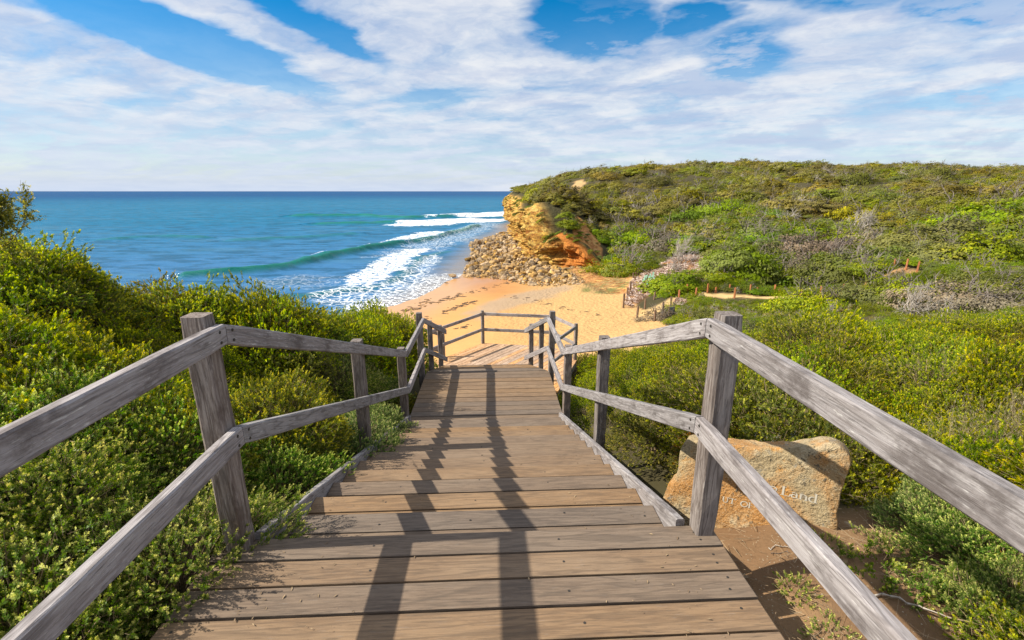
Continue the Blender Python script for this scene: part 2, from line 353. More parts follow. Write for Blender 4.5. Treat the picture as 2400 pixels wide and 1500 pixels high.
near = [(-1.5, 0, -.3), (-1.5, 2, -.38), (-1.6, 4, -1.05), (-1.75, 6, -1.65), (-1.7, 8, -2.2), (-1.6, 10, -3.4), (0, 0, -.45), (0, 2, -.55), (0, 4, -1.35),
 (0, 6, -2.0), (0, 8, -2.3), (0, 10, -3.5), (0, 12, -3.9), (0, 14, -4.3), (0, 17, -6.3), (-1, -3, -.4), (1, -3, -.4), (-4, -3, .2), (5, -4, -.3),
 (-2.3, 1, -.15), (-2.3, 3, -.4), (-2.4, 5, -.85), (-2.4, 7, -1.25), (-3.2, 1, .15), (-3.2, 3, .02), (-3.2, 5, -.42), (-5, 0, .65), (-5, 2, .75), at(20, 540, 4.6, -.50), at(160, 600, 5.2, -.62), at(275, 632, 6, -.72), at(400, 655, 6.4, -.72), at(540, 684, 6.8, -.80), at(700, 702, 7.8, -.75), at(850, 727, 8.8, -.62), at(940, 765, 9.2, -.70),
 (-8, 4, 1.1), (-8, 0, 1.3), (-6, 9.5, -2.2), (-3, 12, -4.3), (-8, 12, -4.5), (-12, 6, .2), (-13, 11, -3.5), (-15, 17, -9),
 (-5, 18, -8.6), (-22, 12, -7), (-25, 22, -12.7), (-10, 25, -11.2), (-14, 33, -12.6), (-30, 5, 0), (-40, 20, -13), (-25, 40, -13.5), (-60, 10, -8),
 (1.15, 0, -.27), (1.3, 1.5, -.27), (1.6, 2.2, -.27), (2.3, 2.2, -.30), (1.2, 3.2, -.75), (1.15, 4, -1.0), (1.1, 6, -1.75), (1.2, 8, -2.4), (1.6, 10, -3.2), (3, 1, -.30), (2.6, 3, -.42),
 (3, 4.2, -.75), (3, 6, -1.1), (2.2, 9, -1.9), at(1480, 785, 10.5, -.65), at(1580, 768, 12, -.9), at(1700, 765, 13, -1.1), at(2000, 762, 14.5, -1.2), at(2400, 768, 15, -1.0), (6, 3, -.55), (6, 6, -.95), (12, 5, -.6), (24, 14, -2.3), (20, 4, -.5), 
 (3, 15, -4.6), (3, 18, -7.0), (4, 24, -9.6), (8, 19, -6.0), (10, 24, -7.6), (18, 22, -6.0), (28, 20, -5.0), (40, 15, -3.5), (60, 30, -1), (90, 60, 4)]
beach = [(0, 25, -9.9), (0, 30, -10.6), (0, 40, -11.3), (6, 33, -10.4), (7, 40, -10.9), (-7, 33, -11.3), (-8, 40, -11.85), (-11, 50, -12.15), (-17, 55, -12.42), (-11, 73.5, -12.42), (-6, 60, -12.0), (0, 60, -11.7), (0, 75, -12.1),
 (10, 60, -11.2), (10, 50, -10.95), (8, 75, -11.5), (14, 68, -10.8), (-30, 55, -13.8), (-20, 75, -13.2), (-35, 90, -14), (-14, 90, -12.75), (-7, 90, -12.33), (0, 90, -12.2), (-10, 110, -12.6), (-3, 110, -12.3), (-9, 150, -12.6), (-3, 140, -12.3), (-20, 200, -14), (-6, 200, -12.6), (-80, 120, -15), (-120, 60, -15), (-60, 300, -15), (0, 260, -13), (0, 500, -14), (-300, 400, -16)]
hill = [at(1500, 745, 46), at(1560, 712, 51), at(1600, 697, 54), at(1700, 694, 55), at(1850, 694, 53), at(1960, 690, 50), at(2060, 678, 48), at(2130, 645, 47), at(2100, 622, 50),
 at(1470, 690, 57), at(1420, 650, 72), at(1560, 655, 62), at(1600, 620, 66), at(1640, 605, 68, -.3), at(1720, 640, 61), at(1800, 655, 60, -1.2),
 at(1900, 740, 38, -1), at(1700, 742, 40, -1), at(2300, 745, 30, -1), at(2100, 745, 34, -1), at(2300, 690, 40, -1),
 at(1400, 612, 84, -.3), at(1375, 560, 88, -.5), at(1350, 505, 95, -1), at(1290, 482, 92, -.6), at(1330, 470, 108, -1), at(1245, 468, 128, -1), at(1205, 480, 160, -2.0), at(1236, 455, 166, -3.0), at(1275, 434, 176, -3.2), at(1322, 408, 190, -3.2), at(1385, 394, 200, -2.6),
 at(1450, 610, 82, -1.2), at(1450, 580, 92, -1.5), at(1450, 520, 118, -1.5), at(1450, 450, 160, -1.5), at(1450, 390, 205, -2),
 at(1550, 600, 80, -1.2), at(1600, 560, 94, -1.5), at(1600, 480, 134, -1.5), at(1600, 420, 180, -1.5), at(1600, 382, 240, -2),
 at(1800, 620, 72, -1.5), at(1800, 550, 92, -1.5), at(1800, 480, 130, -1.5), at(1800, 420, 175, -1.5), at(1800, 379, 245, -2),
 at(2050, 600, 66, -1.5), at(2050, 520, 98, -1.5), at(2050, 450, 140, -1.5), at(2050, 386, 245, -2),
 at(2350, 650, 42, -1), at(2350, 600, 54, -1.5), at(2350, 540, 74, -1.5), at(2350, 460, 122, -1.5), at(2350, 388, 230, -2), at(2700, 400, 200, -2), at(2700, 560, 60, -1.5),
 (60, 340, 14), (200, 350, 14), (0, 300, 2), (0, 240, 0), (3, 200, -1.5), (1.2, 180, -2.6), (7, 187, 1.0), (20, 500, 2), (300, 500, 10), (300, 200, 14), (160, 60, 8), (-12, 300, 0)]
Fh = RBF(near + [p for p in beach if p[0] > -12 and p[1] < 75 and (p[1] < 60 or p[0] > 9)] + hill)
Fb = RBF(near + beach + [at(1500, 745, 46), at(1470, 690, 57), (30, 60, -9), (40, 90, -9), (30, 150, -11), (40, 250, -11), (60, 400, -12)])
# foot of the cliff, from the beach end to far round the headland
CL = np.array([(21, 80), (16.2, 82.5), (11.5, 83.5), (7.6, 86), (5.2, 91), (3.9, 97), (3.4, 104), (2.2, 112), (1.6, 122), (.7, 134), (-.2, 146), (-.7, 158), (-1.2, 170), (-.6, 182), (1.5, 196), (0, 214), (-3, 236), (-6, 262), (-4, 300), (10, 380), (30, 520)], float)
def cl_sd(x, y):
    """signed distance to the cliff foot, positive on the land side"""
    best = np.full(np.shape(x), 1e9); sg = np.zeros(np.shape(x))
    for i in range(len(CL)-1):
        a, b = CL[i], CL[i+1]; d = b - a; L2 = d @ d
        t = np.clip(((x-a[0])*d[0] + (y-a[1])*d[1]) / L2, 0, 1)
        ex = x - a[0] - t*d[0]; ey = y - a[1] - t*d[1]; dd = np.sqrt(ex*ex + ey*ey)
        cr = d[0]*(y-a[1]) - d[1]*(x-a[0])
        u = dd < best; best = np.where(u, dd, best); sg = np.where(u, np.where(cr < 0, 1.0, -1.0), sg)
    return best*sg
def zg(x, y):
    x = np.asarray(x, float); y = np.asarray(y, float)
    zh, zb = Fh(x, y), Fb(x, y)
    sd_ = cl_sd(x, y)
    wy = sst(y, 84, 98); wh = sst(sd_, .3 + 4.7*wy, 2.6 + 5.4*wy)
    far = (y > 76)
    blend_right = sst(x + (y-60)*.25, 12, 17)        # off the beach the dune face takes over gently
    wv = np.where(far, np.maximum(wh, 0), blend_right)
    wv = np.where((y > 64) & (y <= 76), np.maximum(blend_right, 0)*(76-y)/12 + wh*(y-64)/12, wv)
    z = zb*(1-wv) + zh*wv
    return z
def hit(px, py, t0=6, t1=400):
    d = ray(px, py); t = np.exp(np.linspace(math.log(t0), math.log(t1), 1200))
    x, y, z = d[0]*t, d[1]*t, EYE + d[2]*t; gz = zg(x, y); u = np.argmax(z < gz)
    if not (z < gz).any(): u = len(t)-1
    return np.array([x[u], y[u], gz[u]])
def segd(x, y, pts, wid=None):
    best = np.full(np.shape(x), 1e9)
    for a, b in zip(pts[:-1], pts[1:]):
        dx, dy = b[0]-a[0], b[1]-a[1]; L2 = dx*dx + dy*dy + 1e-9
        t = np.clip(((x-a[0])*dx + (y-a[1])*dy)/L2, 0, 1)
        best = np.minimum(best, np.hypot(x-a[0]-t*dx, y-a[1]-t*dy))
    return best
def polysd(x, y, poly):
    """positive inside"""
    ins = np.zeros(np.shape(x), bool); n = len(poly)
    for i in range(n):
        x0, y0 = poly[i][:2]; x1, y1 = poly[(i+1) % n][:2]
        c_ = ((y0 > y) != (y1 > y)) & (x < (x1-x0)*(y-y0)/((y1-y0) + 1e-12) + x0); ins ^= c_
    d = segd(x, y, list(poly) + [poly[0]]); return np.where(ins, d, -d)
PATH = [hit(*p)[:2] for p in [(1500, 752), (1530, 728), (1570, 712), (1590, 697), (1640, 691), (1720, 694), (1850, 696), (1960, 690), (2010, 684)]]
PATH2 = [hit(*p)[:2] for p in [(2090, 640), (2130, 632), (2160, 640)]]
MOUND = [hit(*p)[:2] for p in [(1462, 715), (1478, 660), (1560, 612), (1640, 592), (1715, 618), (1690, 650), (1640, 668), (1560, 670), (1510, 700), (1480, 722)]]
MOUND2 = [hit(*p)[:2] for p in [(1575, 722), (1585, 702), (1612, 706), (1625, 722), (1600, 730)]]
SLOPE = [hit(*p)[:2] for p in [(1340, 640), (1330, 610), (1345, 560), (1350, 505), (1400, 560), (1410, 600), (1480, 640), (1475, 690), (1420, 690), (1370, 665)]]
GRAVEL = [atz(*p, -11.6)[:2] for p in [(1085, 730), (1140, 702), (1200, 688), (1260, 678), (1330, 670), (1345, 680), (1300, 700), (1200, 722), (1120, 748)]]
GRASSP = [hit(*p)[:2] for p in [(1350, 672), (1420, 655), (1475, 640), (1480, 660), (1440, 690), (1380, 690)]]
SOIL = [(1.02, -1.5), (1.02, 1.9), (1.0, 2.9), (2.0, 2.55), (2.45, 2.5), (2.6, 2.15), (2.2, 1.7), (2.0, 1.1), (2.1, -1.5)]
def zone_veg(x, y):
    """1 where scrub grows"""
    v = np.ones(np.shape(x))
    sd_ = cl_sd(x, y)
    v[(y > 76) & (sd_ < 1.6)] = 0
    beachm = (y > 19) & (y < 80) & (x + (y-60)*.25 < np.where(y < 46, 8.5 + (y-24)*.22 , 15) )
    v[beachm] = 0
    v[(y > 17) & (y <= 24) & (x > -9) & (x < 4)] = 0
    v[segd(x, y, PATH) < 1.25] = 0; v[segd(x, y + 1.5, PATH[5:]) < 1.2] = 0; v[segd(x, y + 3.0, PATH[6:]) < 1.2] = 0; v[segd(x, y, PATH2) < .9] = 0
    for pl in (MOUND, MOUND2, SLOPE, GRASSP): v[polysd(x, y, pl) > -.2] = 0
    v[polysd(x, y, SOIL) > 0] = 0
    v[zg(x, y) < SEA + .8] = 0
    return v
# terrain mesh, a fan of rings that gets coarser with distance
NT, NR = 760, 560
th = np.linspace(rad(-125), rad(115), NT); rr = np.exp(np.linspace(math.log(.25), math.log(700), NR))
TH, RR = np.meshgrid(th, rr, indexing='ij'); X = RR*np.sin(TH); Y = RR*np.cos(TH)
Z = zg(X, Y)
veg = zone_veg(X.copy(), Y.copy())
r_ = np.hypot(X, Y)
amp = np.clip(r_/60, .02, 1.0)
Z = Z + sst(np.where(Y > 76, cl_sd(X, Y), 99), 8, 14)*(fbm(X/6, Y/6, 4) - .5)*np.where(r_ > 60, 2.2, .9)*amp*(veg > 0) + (fbm(X*1.3, Y*1.3, 4) - .5)*np.where(r_ < 20, .10, .16)*np.where(Z < -11.2, .25, 1)
uu = np.abs(X + .046*Y + .1)                     # keep the earth below the timber
Z = np.where((uu < 1.25) & (Y < 10), np.minimum(Z, zg(X, Y) - .05), Z)
def mixc(c, m_, rgb): return c*(1-m_[..., None]) + np.array(rgb)*m_[..., None]
cc = np.zeros(X.shape + (3,)) + np.array([.065, .055, .025])       # litter under scrub
ns = fbm(X*.8, Y*.8, 5); nf = fbm(X/9, Y/9, 4)
sandm = ((veg < .5) & (r_ > 15) & ~((X > 14) & (Y > 30) & (Y < 62))).astype(float)
cc = mixc(cc, sandm, (.57, .355, .145))
dl = sst(Z + (nf-.5)*.4, SEA + .95, SEA + .35)
cc = mixc(cc, sandm*dl, (.44, .20, .065))
damp = sst(X + (Y-50)*.3 + (nf-.5)*3, 3, -4)*sandm*(Y < 80)
cc = mixc(cc, damp*.8, (.58, .315, .115))
gm = sst(polysd(X, Y, GRAVEL) + (ns-.5)*2, -.8, 1.2); cc = mixc(cc, gm*.75, (.36, .28, .20))
reef = sst(Y + (nf-.5)*8, 76, 80)*(cl_sd(X, Y) < 1)
cc = mixc(cc, reef, (.30, .19, .11)); cc = mixc(cc, reef*sst(ns, .45, .6), (.42, .24, .10)); cc = mixc(cc, reef*sst(nf, .58, .66), (.50, .34, .10))
sl = sst(polysd(X, Y, SLOPE), -.5, .8); cc = mixc(cc, sl, (.56, .27, .09)); cc = mixc(cc, sl*sst(ns, .5, .62)*.7, (.35, .18, .09)); cc = mixc(cc, sl*sst(Z, -8, -4), (.62, .24, .055))
nsh = fbm(X*2.2, Y*2.2+Z, 5, .65); cc = mixc(cc, sl*sst(nsh, .46, .56)*.8, (.42, .16, .04)); cc = mixc(cc, sl*sst(nsh, .60, .68)*.8, (.66, .40, .16))
gp = sst(polysd(X, Y, GRASSP) + (ns-.5)*2, -.3, .5); cc = mixc(cc, gp, (.40, .27, .11)); cc = mixc(cc, gp*sst(ns, .48, .58), (.16, .17, .05))
for pl in (PATH, PATH2):
    pm = sst(segd(X, Y, pl)*(1 if pl is PATH else 1.7) + (ns-.5)*.5, .95, .6); cc = mixc(cc, pm, (.62, .42, .19) if pl is PATH else (.33, .19, .085))
so_ = sst(polysd(X, Y, SOIL) + (ns-.5)*.5, -.1, .2); cc = mixc(cc, so_, (.15, .088, .045)); cc = mixc(cc, so_*sst(fbm(X*3, Y*3, 4), .45, .62)*.5, (.25, .155, .08))
md = np.maximum(sst(polysd(X, Y, MOUND), -.5, .5), sst(polysd(X, Y, MOUND2), -.5, .5)); cc = mixc(cc, md, (.32, .17, .08))
hillc = ((cl_sd(X, Y) > .3) & (Y > 76)).astype(float)*(veg < .5)*(1-sl); cc = mixc(cc, hillc, (.60, .25, .06))
# bare orange tracks over the headland
TRK = [[hit(*p)[:2] for p in [(1356, 424), (1364, 431), (1352, 438), (1358, 447)]], [hit(*p)[:2] for p in [(1285, 452), (1330, 455)]], [hit(*p)[:2] for p in [(1352, 480), (1375, 492)]]]
for i, t_ in enumerate(TRK):
    tm = sst(segd(X, Y, t_), 2.2, 1.5); cc = mixc(cc, tm, (.50, .33, .15) if i == 0 else (.60, .25, .06))
ripple = sandm*(1-reef)*np.clip(1.1-dl*1.3, 0, 1)*sst(X + (Y-50)*.3, -6, 0)
wet = np.clip(sandm*sst(Z + (nf-.5)*.3, SEA+.55, SEA+.2) + reef*.8, 0, 1)
VV = np.stack([X, Y, Z], -1).reshape(-1, 3)
ix = np.arange(NT*NR).reshape(NT, NR); fq = np.stack([ix[:-1, :-1], ix[:-1, 1:], ix[1:, 1:], ix[1:, :-1]], -1).reshape(-1, 4)
ca = np.concatenate([cc.reshape(-1, 3), np.ones((NT*NR, 1))], 1)
tag(link('ground', npmesh('ground', VV, fq, [MAT['ground']], {'col': ca, 'rp': ripple.ravel(), 'gv': (so_ + sl*.5).ravel(), 'wet': wet.ravel(), 'rk': (sl*(r_ > 60)).ravel()}, True)), kind='structure')

# ------------------------------------------------------------ cliff face
pts = []
for a, b in zip(CL[:-1], CL[1:]):
    n_ = max(2, int(np.hypot(*(b-a)) / .45)); pts += [a + (b-a)*t for t in np.linspace(0, 1, n_, endpoint=False)]
pts = np.array([p for p in pts if p[1] < 300]); 
for _ in range(6): pts[1:-1] = (pts[:-2] + pts[1:-1]*2 + pts[2:])/4
tg = np.gradient(pts, axis=0); tg /= np.linalg.norm(tg, axis=1)[:, None]; nrm = np.stack([-tg[:, 1], tg[:, 0]], 1)  # seaward
s_ = np.concatenate([[0], np.cumsum(np.linalg.norm(np.diff(pts, axis=0), axis=1))])
NH = 90; hv = np.linspace(0, 1, NH)
wq = sst(pts[:, 1], 84, 98); top = wq*Fh(pts[:, 0] - nrm[:, 0]*3.2, pts[:, 1] - nrm[:, 1]*3.2) + (1-wq)*zg(pts[:, 0] - nrm[:, 0]*3.2, pts[:, 1] - nrm[:, 1]*3.2) + .1 - .8*sst(pts[:, 1], 120, 150) - 1.2*fbm(s_/6, s_*0, 3)
bot = np.minimum(zg(pts[:, 0] + nrm[:, 0]*1.2, pts[:, 1] + nrm[:, 1]*1.2) - .6, top - .05)
S, Hh = np.meshgrid(s_, hv, indexing='ij')
zc_ = bot[:, None]*(1-Hh) + top[:, None]*Hh
ht = (top - bot)[:, None]
butt = (fbm(S/7, zc_*.05 + 3, 3) - .5)*4.6 + (fbm(S/2.2, zc_/2.5 + 9, 5, .6) - .5)*3.6 - np.abs(fbm(S/3.3 + 7, zc_/8, 3) - .5)*3.0
strata = (fbm(zc_*1.3 + fbm(S/9, S*0, 2)*1.5, S/14, 3) - .5)*2.0 + (vn(zc_*3.2, S/5) - .5)*.6 + (fbm(S*1.4, zc_*1.8, 4, .65)-.5)*1.8
YYp = np.repeat(pts[:, 1][:, None], NH, 1)
over = np.where(Hh > .5, sst(Hh + (fbm(S/4, S*0+2, 3)-.5)*.25, .55, .66)*1.6, 0)*(1 - sst(Hh, .9, 1.0))
off = 1.7 - 2.4*sst(YYp, 95, 130) - 2.2*Hh**1.2 - .8*sst(Hh, .92, 1)+ (butt + strata*1.1 + over)*np.clip(ht/6, .05, 1)*np.sin(np.clip(Hh*1.05, 0, 1)*math.pi)**.35
XX = pts[:, 0][:, None] + nrm[:, 0][:, None]*off; YY = pts[:, 1][:, None] + nrm[:, 1][:, None]*off
XXf, YYf, ZZf = XX.copy(), YY.copy(), zc_.copy(); CAP = 9      # the face rounds over onto the land
cx_ = [XX]; cy_ = [YY]; cz_ = [zc_]; ex_, ey_ = pts[:, 0] - nrm[:, 0]*9.5, pts[:, 1] - nrm[:, 1]*9.5; ez_ = wq*(Fh(ex_, ey_) + .15) + (1-wq)*(zg(ex_, ey_) - .5)
for i in range(1, CAP+1):
    t_ = i/CAP; a_x = XX[:, -1]*(1-t_) + ex_*t_; a_y = YY[:, -1]*(1-t_) + ey_*t_; a_z = zc_[:, -1]*(1-t_) + ez_*t_ + .5*math.sin(math.pi*t_)*wq; cx_.append(a_x[:, None]); cy_.append(a_y[:, None]); cz_.append(a_z[:, None])
XX = np.concatenate(cx_, 1); YY = np.concatenate(cy_, 1); zc_ = np.concatenate(cz_, 1); NH2 = NH + CAP
n0 = len(pts); ix = np.arange(n0*NH2).reshape(n0, NH2); fq = np.stack([ix[:-1, :-1], ix[:-1, 1:], ix[1:, 1:], ix[1:, :-1]], -1).reshape(-1, 4)
kk = (1 - sst(S, 8, 26))*.9 + .25*sst(Hh, .8, 1); kk = np.concatenate([kk, np.full((n0, CAP), .25)], 1); cap_ = np.concatenate([np.zeros((n0, NH)), np.tile(np.linspace(.3, 1, CAP), (n0, 1))], 1)
tag(link('cliff', npmesh('cliff', np.stack([XX, YY, zc_], -1).reshape(-1, 3), fq, [MAT['cliff_rock']], {'k': kk.ravel(), 'cap': cap_.ravel()}, False)), 'layered yellow and orange sandstone cliff dropping to the rocks at the beach', 'cliff', kind='structure')

# ------------------------------------------------------------ sea
ya = np.concatenate([np.arange(28, 130, .42), np.exp(np.linspace(math.log(130), math.log(420), 420)), np.exp(np.linspace(math.log(425), math.log(50000), 60))])
xa = np.concatenate([-np.exp(np.linspace(math.log(50000), math.log(152), 60)), np.arange(-150, -60, .9), np.arange(-60, 8, .42), np.exp(np.linspace(math.log(8.4), math.log(50000), 40))])
SX, SY = np.meshgrid(xa, ya, indexing='ij')
def sp_(l): return [atz(a, b, SEA+.2)[:2] for a, b in l]
W1 = sp_([(440, 648), (530, 641), (620, 634), (700, 618), (780, 600), (860, 585), (930, 574), (1000, 562), (1060, 547), (1120, 530)])
W2 = sp_([(640, 702), (720, 694), (800, 683), (880, 672), (922, 656), (955, 632), (985, 603), (1050, 588)])
W3 = sp_([(700, 507), (850, 506), (960, 512), (1060, 508), (1190, 500)]); W4 = sp_([(760, 525), (880, 523), (1000, 522), (1100, 516)])
W5 = sp_([(560, 470 + 92), (700, 556), (820, 548)]); W6 = sp_([(250, 560), (380, 552), (480, 556)])
near_m = (SY < 430) & (SX > -320) & (SX < 25)
foam = np.zeros_like(SX); lace = np.zeros_like(SX); face = np.zeros_like(SX); shal = np.zeros_like(SX); SZ = np.zeros_like(SX)
xs, ys = SX[near_m], SY[near_m]
def side(x, y, W):
    b_ = np.full(x.shape, 1e9); s = np.zeros(x.shape)
    for a, b in zip(W[:-1], W[1:]):
        dx, dy = b[0]-a[0], b[1]-a[1]; t = np.clip(((x-a[0])*dx + (y-a[1])*dy)/(dx*dx+dy*dy), 0, 1)
        ex, ey = x-a[0]-t*dx, y-a[1]-t*dy; d = np.hypot(ex, ey); u = d < b_; b_ = np.where(u, d, b_); s = np.where(u, np.where(dx*(y-a[1]) - dy*(x-a[0]) > 0, 1, -1), s)
    return b_, s
z_ = np.zeros(xs.shape); f_ = np.zeros(xs.shape); l_ = np.zeros(xs.shape); a_ = np.zeros(xs.shape)
for W, hgt, wdt in ((W1, 1.15, 1.5), (W2, .5, 1.2), (W3, 1.5, 4.5), (W4, 1.1, 4.0), (W5, .5, 3), (W6, .5, 3)):
    d, s = side(xs, ys, W); d = d + (fbm(xs/5, ys/5, 2)-.5)*1.2
    prof = np.where(s > 0, np.exp(-(d/(wdt*2.4))**2), np.exp(-(d/wdt)**2))
    z_ += hgt*prof*(.6 + .8*fbm(xs/9, ys/9, 2)); a_ = np.maximum(a_, np.where(s < 0, np.exp(-((d - wdt*.35)/(wdt*.8))**2), np.exp(-(d/.8)**2))*min(1, hgt))
nz = fbm(xs/2.2, ys/2.2, 5, .6)
def blobf(poly, edge, k=1.0): return sst(polysd(xs, ys, sp_(poly)) + (nz-.5)*edge*2.2, -edge*.5, edge*.8)*k
f_ = np.maximum(f_, blobf([(822, 584), (900, 560), (985, 542), (1050, 540), (1045, 552), (960, 570), (880, 580), (840, 586)], 2.5, .74))
f_ = np.maximum(f_, blobf([(725, 606), (760, 594), (790, 592), (770, 602)], .9, .8))
f_ = np.maximum(f_, blobf([(785, 655), (850, 622), (890, 600), (950, 583), (1020, 580), (1000, 594), (975, 612), (955, 634), (920, 656), (880, 670), (800, 676)], 2.0, .74))
f_ = np.maximum(f_, blobf([(890, 527), (960, 519), (1080, 514), (1195, 511), (1195, 519), (1090, 522), (1040, 529), (930, 530)], 5, .80))
f_ = np.maximum(f_, blobf([(1040, 509), (1100, 504), (1195, 499), (1195, 506), (1100, 509)], 4, .80))
f_ = np.maximum(f_, blobf([(975, 510), (1010, 504), (1080, 507), (1000, 512)], 4, .85))
l_ = np.maximum(l_, blobf([(720, 690), (800, 672), (880, 668), (930, 650), (965, 615), (1040, 585), (1010, 640), (1045, 655), (1000, 690), (880, 735), (800, 730), (740, 705)], 1.5, .95))
l_ = np.maximum(l_, blobf([(600, 650), (700, 640), (800, 645), (780, 672), (620, 680)], 3, .25))
l_ = np.maximum(l_, blobf([(860, 600), (1000, 560), (1120, 520), (1180, 522), (1100, 560), (1020, 590)], 4, .6))
gz = zg(xs, ys)
sh = sst(gz, SEA-.55, SEA-.02); 
f_ = np.maximum(f_, sst(gz, SEA-.12, SEA-.01)*.55*(ys < 80)); l_ = np.maximum(l_, sst(gz, SEA-.5, SEA-.1)*.8*(ys < 82))
z_ *= 1 - sst(gz, SEA-1.0, SEA-.1)
z_ += (fbm(xs/3.5, ys/1.8, 4)-.5)*.38*(1 - sst(gz, SEA-.8, SEA)) + f_*.12*(1-sh)
SZ[near_m] = z_; foam[near_m] = f_; lace[near_m] = l_; face[near_m] = a_*(1-f_); shal[near_m] = sh
VV = np.stack([SX, SY, SZ + SEA], -1).reshape(-1, 3); a0, b0 = SX.shape
ix = np.arange(a0*b0).reshape(a0, b0); fq = np.stack([ix[:-1, :-1], ix[1:, :-1], ix[1:, 1:], ix[:-1, 1:]], -1).reshape(-1, 4)
tag(link('sea', npmesh('sea', VV, fq, [MAT['sea_water']], {'foam': foam.ravel(), 'lace': lace.ravel(), 'face': face.ravel(), 'shal': shal.ravel()}, True)), kind='structure')

# ------------------------------------------------------------ timber
class Tim:
    """collects timber members into one mesh; 'g' = grain coordinates, 'r' = tone, 'e' = weathering toward the ends"""
    def __init__(s): s.V = []; s.F = []; s.g = []; s.r = []; s.e = []; s.m = []; s.n = 0
    def add(s, V, F, g_, r, e, mi=0):
        s.V.append(np.asarray(V, float)); s.F += [[i + s.n for i in f] for f in F]; s.g.append(g_); s.r.append(np.full(len(V), r)); s.e.append(e); s.m += [mi]*len(F); s.n += len(V)
    def beam(s, p0, p1, side, w, h, up=(0, 0, 1), ch=.005, e0=0, e1=0, wob=.0015):
        """member from p0 to p1 (centre line); side = width axis, up = height axis"""
        p0, p1, side, up = [np.array(q, float) for q in (p0, p1, side, up)]; side = side/np.linalg.norm(side); up = up/np.linalg.norm(up)
        L = np.linalg.norm(p1-p0); n = max(2, int(L/.12)); a, b = w/2, h/2
        prof = np.array([(-a+ch, -b), (a-ch, -b), (a, -b+ch), (a, b-ch), (a-ch, b), (-a+ch, b), (-a, b-ch), (-a, -b+ch)])
        off = R.random(3)*50; r = R.random(); V = []; gg = []; ee = []
        for i in range(n+1):
            t = i/n; c = p0 + (p1-p0)*t; sh = ch*.5 if i in (0, n) else 0
            for q in prof:
                qq = q*(1 - sh/max(abs(q).max(), .01)) + R.normal(0, wob, 2)*.5
                V.append(c + side*qq[0] + up*qq[1]); gg.append((t*L + off[0], q[0] + off[1], q[1] + off[2])); ee.append(e0*(1-t) + e1*t)
        Fs = [[i*8+j, i*8+(j+1) % 8, (i+1)*8+(j+1) % 8, (i+1)*8+j] for i in range(n) for j in range(8)] + [list(range(7, -1, -1)), [n*8+j for j in range(8)]]
        s.add(V, Fs, np.array(gg), r, np.array(ee)); return s
    def board(s, poly, z, th, d, mi=0, efn=None, tilt=0):
        """flat board: convex outline in plan, top at z"""
        n = len(poly); off = R.random(3)*50; d = np.array(d)/np.linalg.norm(d); nn = np.array([-d[1], d[0]]); r = R.random()
        ctr = np.mean(poly, 0); P2 = []; ch = .004
        for lay in range(3):
            for q in poly:
                q = np.array(q); v = q - ctr
                if lay == 2: q = q - v/np.linalg.norm(v)*ch*1.4
                P2.append((q[0], q[1], z - th if lay == 0 else (z - ch if lay == 1 else z)))
        V = np.array(P2); gg = np.stack([V[:, :2] @ d + off[0], V[:, :2] @ nn + off[1], V[:, 2] + off[2]], 1)
        Fs = []
        for lay in range(2):
            for j in range(n): Fs.append([lay*n+j, lay*n+(j+1) % n, (lay+1)*n+(j+1) % n, (lay+1)*n+j])
        Fs += [[2*n+j for j in range(n)], list(range(n-1, -1, -1))]
        e = np.zeros(len(V)) if efn is None else np.array([efn(p) for p in V])
        s.add(V, Fs, gg, r, e, mi); return s
    def disc(s, c, n_, rad_, depth=.003, mi=1):
        c = np.array(c, float); n_ = np.array(n_, float); n_ /= np.linalg.norm(n_); a = np.cross(n_, (.3, .5, .81)); a /= np.linalg.norm(a); b = np.cross(n_, a)
        V = [c + (a*math.cos(t) + b*math.sin(t))*rad_ + n_*k for k in (-.002, depth) for t in np.linspace(0, 2*math.pi, 8, endpoint=False)]
        Fs = [[j, (j+1) % 8, 8+(j+1) % 8, 8+j] for j in range(8)] + [[8+j for j in range(8)]]
        s.add(V, Fs, np.zeros((16, 3)), .5, np.zeros(16), mi); return s
    def build(s, name, mat, parent=None, mats=None):
        me = npmesh(name, np.concatenate(s.V), s.F, [MAT[mat], MAT['dark_metal']], {'g': np.concatenate(s.g), 'r': np.concatenate(s.r), 'e': np.concatenate(s.e)}, False, s.m)
        return link(name, me, parent)
A = .046; CA, SA = math.cos(A), math.sin(A)
def W(u, v, z=0): return np.array([u*CA - v*SA, u*SA + v*CA, z])
U3 = np.array([CA, SA, 0]); V3 = np.array([-SA, CA, 0])
def clip(poly, a, b, c):   # keep a*x+b*y<=c
    out = []
    for i in range(len(poly)):
        p, q = poly[i], poly[(i+1) % len(poly)]; fp, fq_ = a*p[0]+b*p[1]-c, a*q[0]+b*q[1]-c
        if fp <= 0: out.append(p)
        if fp*fq_ < 0: t = fp/(fp-fq_); out.append((p[0]+(q[0]-p[0])*t, p[1]+(q[1]-p[1])*t))
    return out
def planks(T, poly, d, pitch, gap, z, th, efn=None, screws=None):
    d = np.array(d, float)/np.linalg.norm(d); n = np.array([-d[1], d[0]]); pr = [np.dot(n, p) for p in poly]; k = min(pr)
    while k < max(pr):
        w_ = pitch - gap; q = clip(clip(poly, n[0], n[1], k + w_), -n[0], -n[1], -k)
        if len(q) > 2:
            T.board([q[i] + n*R.normal(0, .0006) + d*0 for i in range(len(q))], z + R.normal(0, .0012), th, d, 0, efn)
            if screws:
                cs = [np.dot(d, p) for p in q]
                for t in screws:
                    for fr_ in (.28, .74):
                        cc_ = d*(t + R.normal(0, .012)) + n*(k + w_*(fr_ + R.normal(0, .04)))
                        if min(cs) < np.dot(d, cc_) - .02 < max(cs) - .04 and R.random() < .62: T.disc((cc_[0], cc_[1], z - .0015), (0, 0, 1), .0045, .0035)
        k += pitch
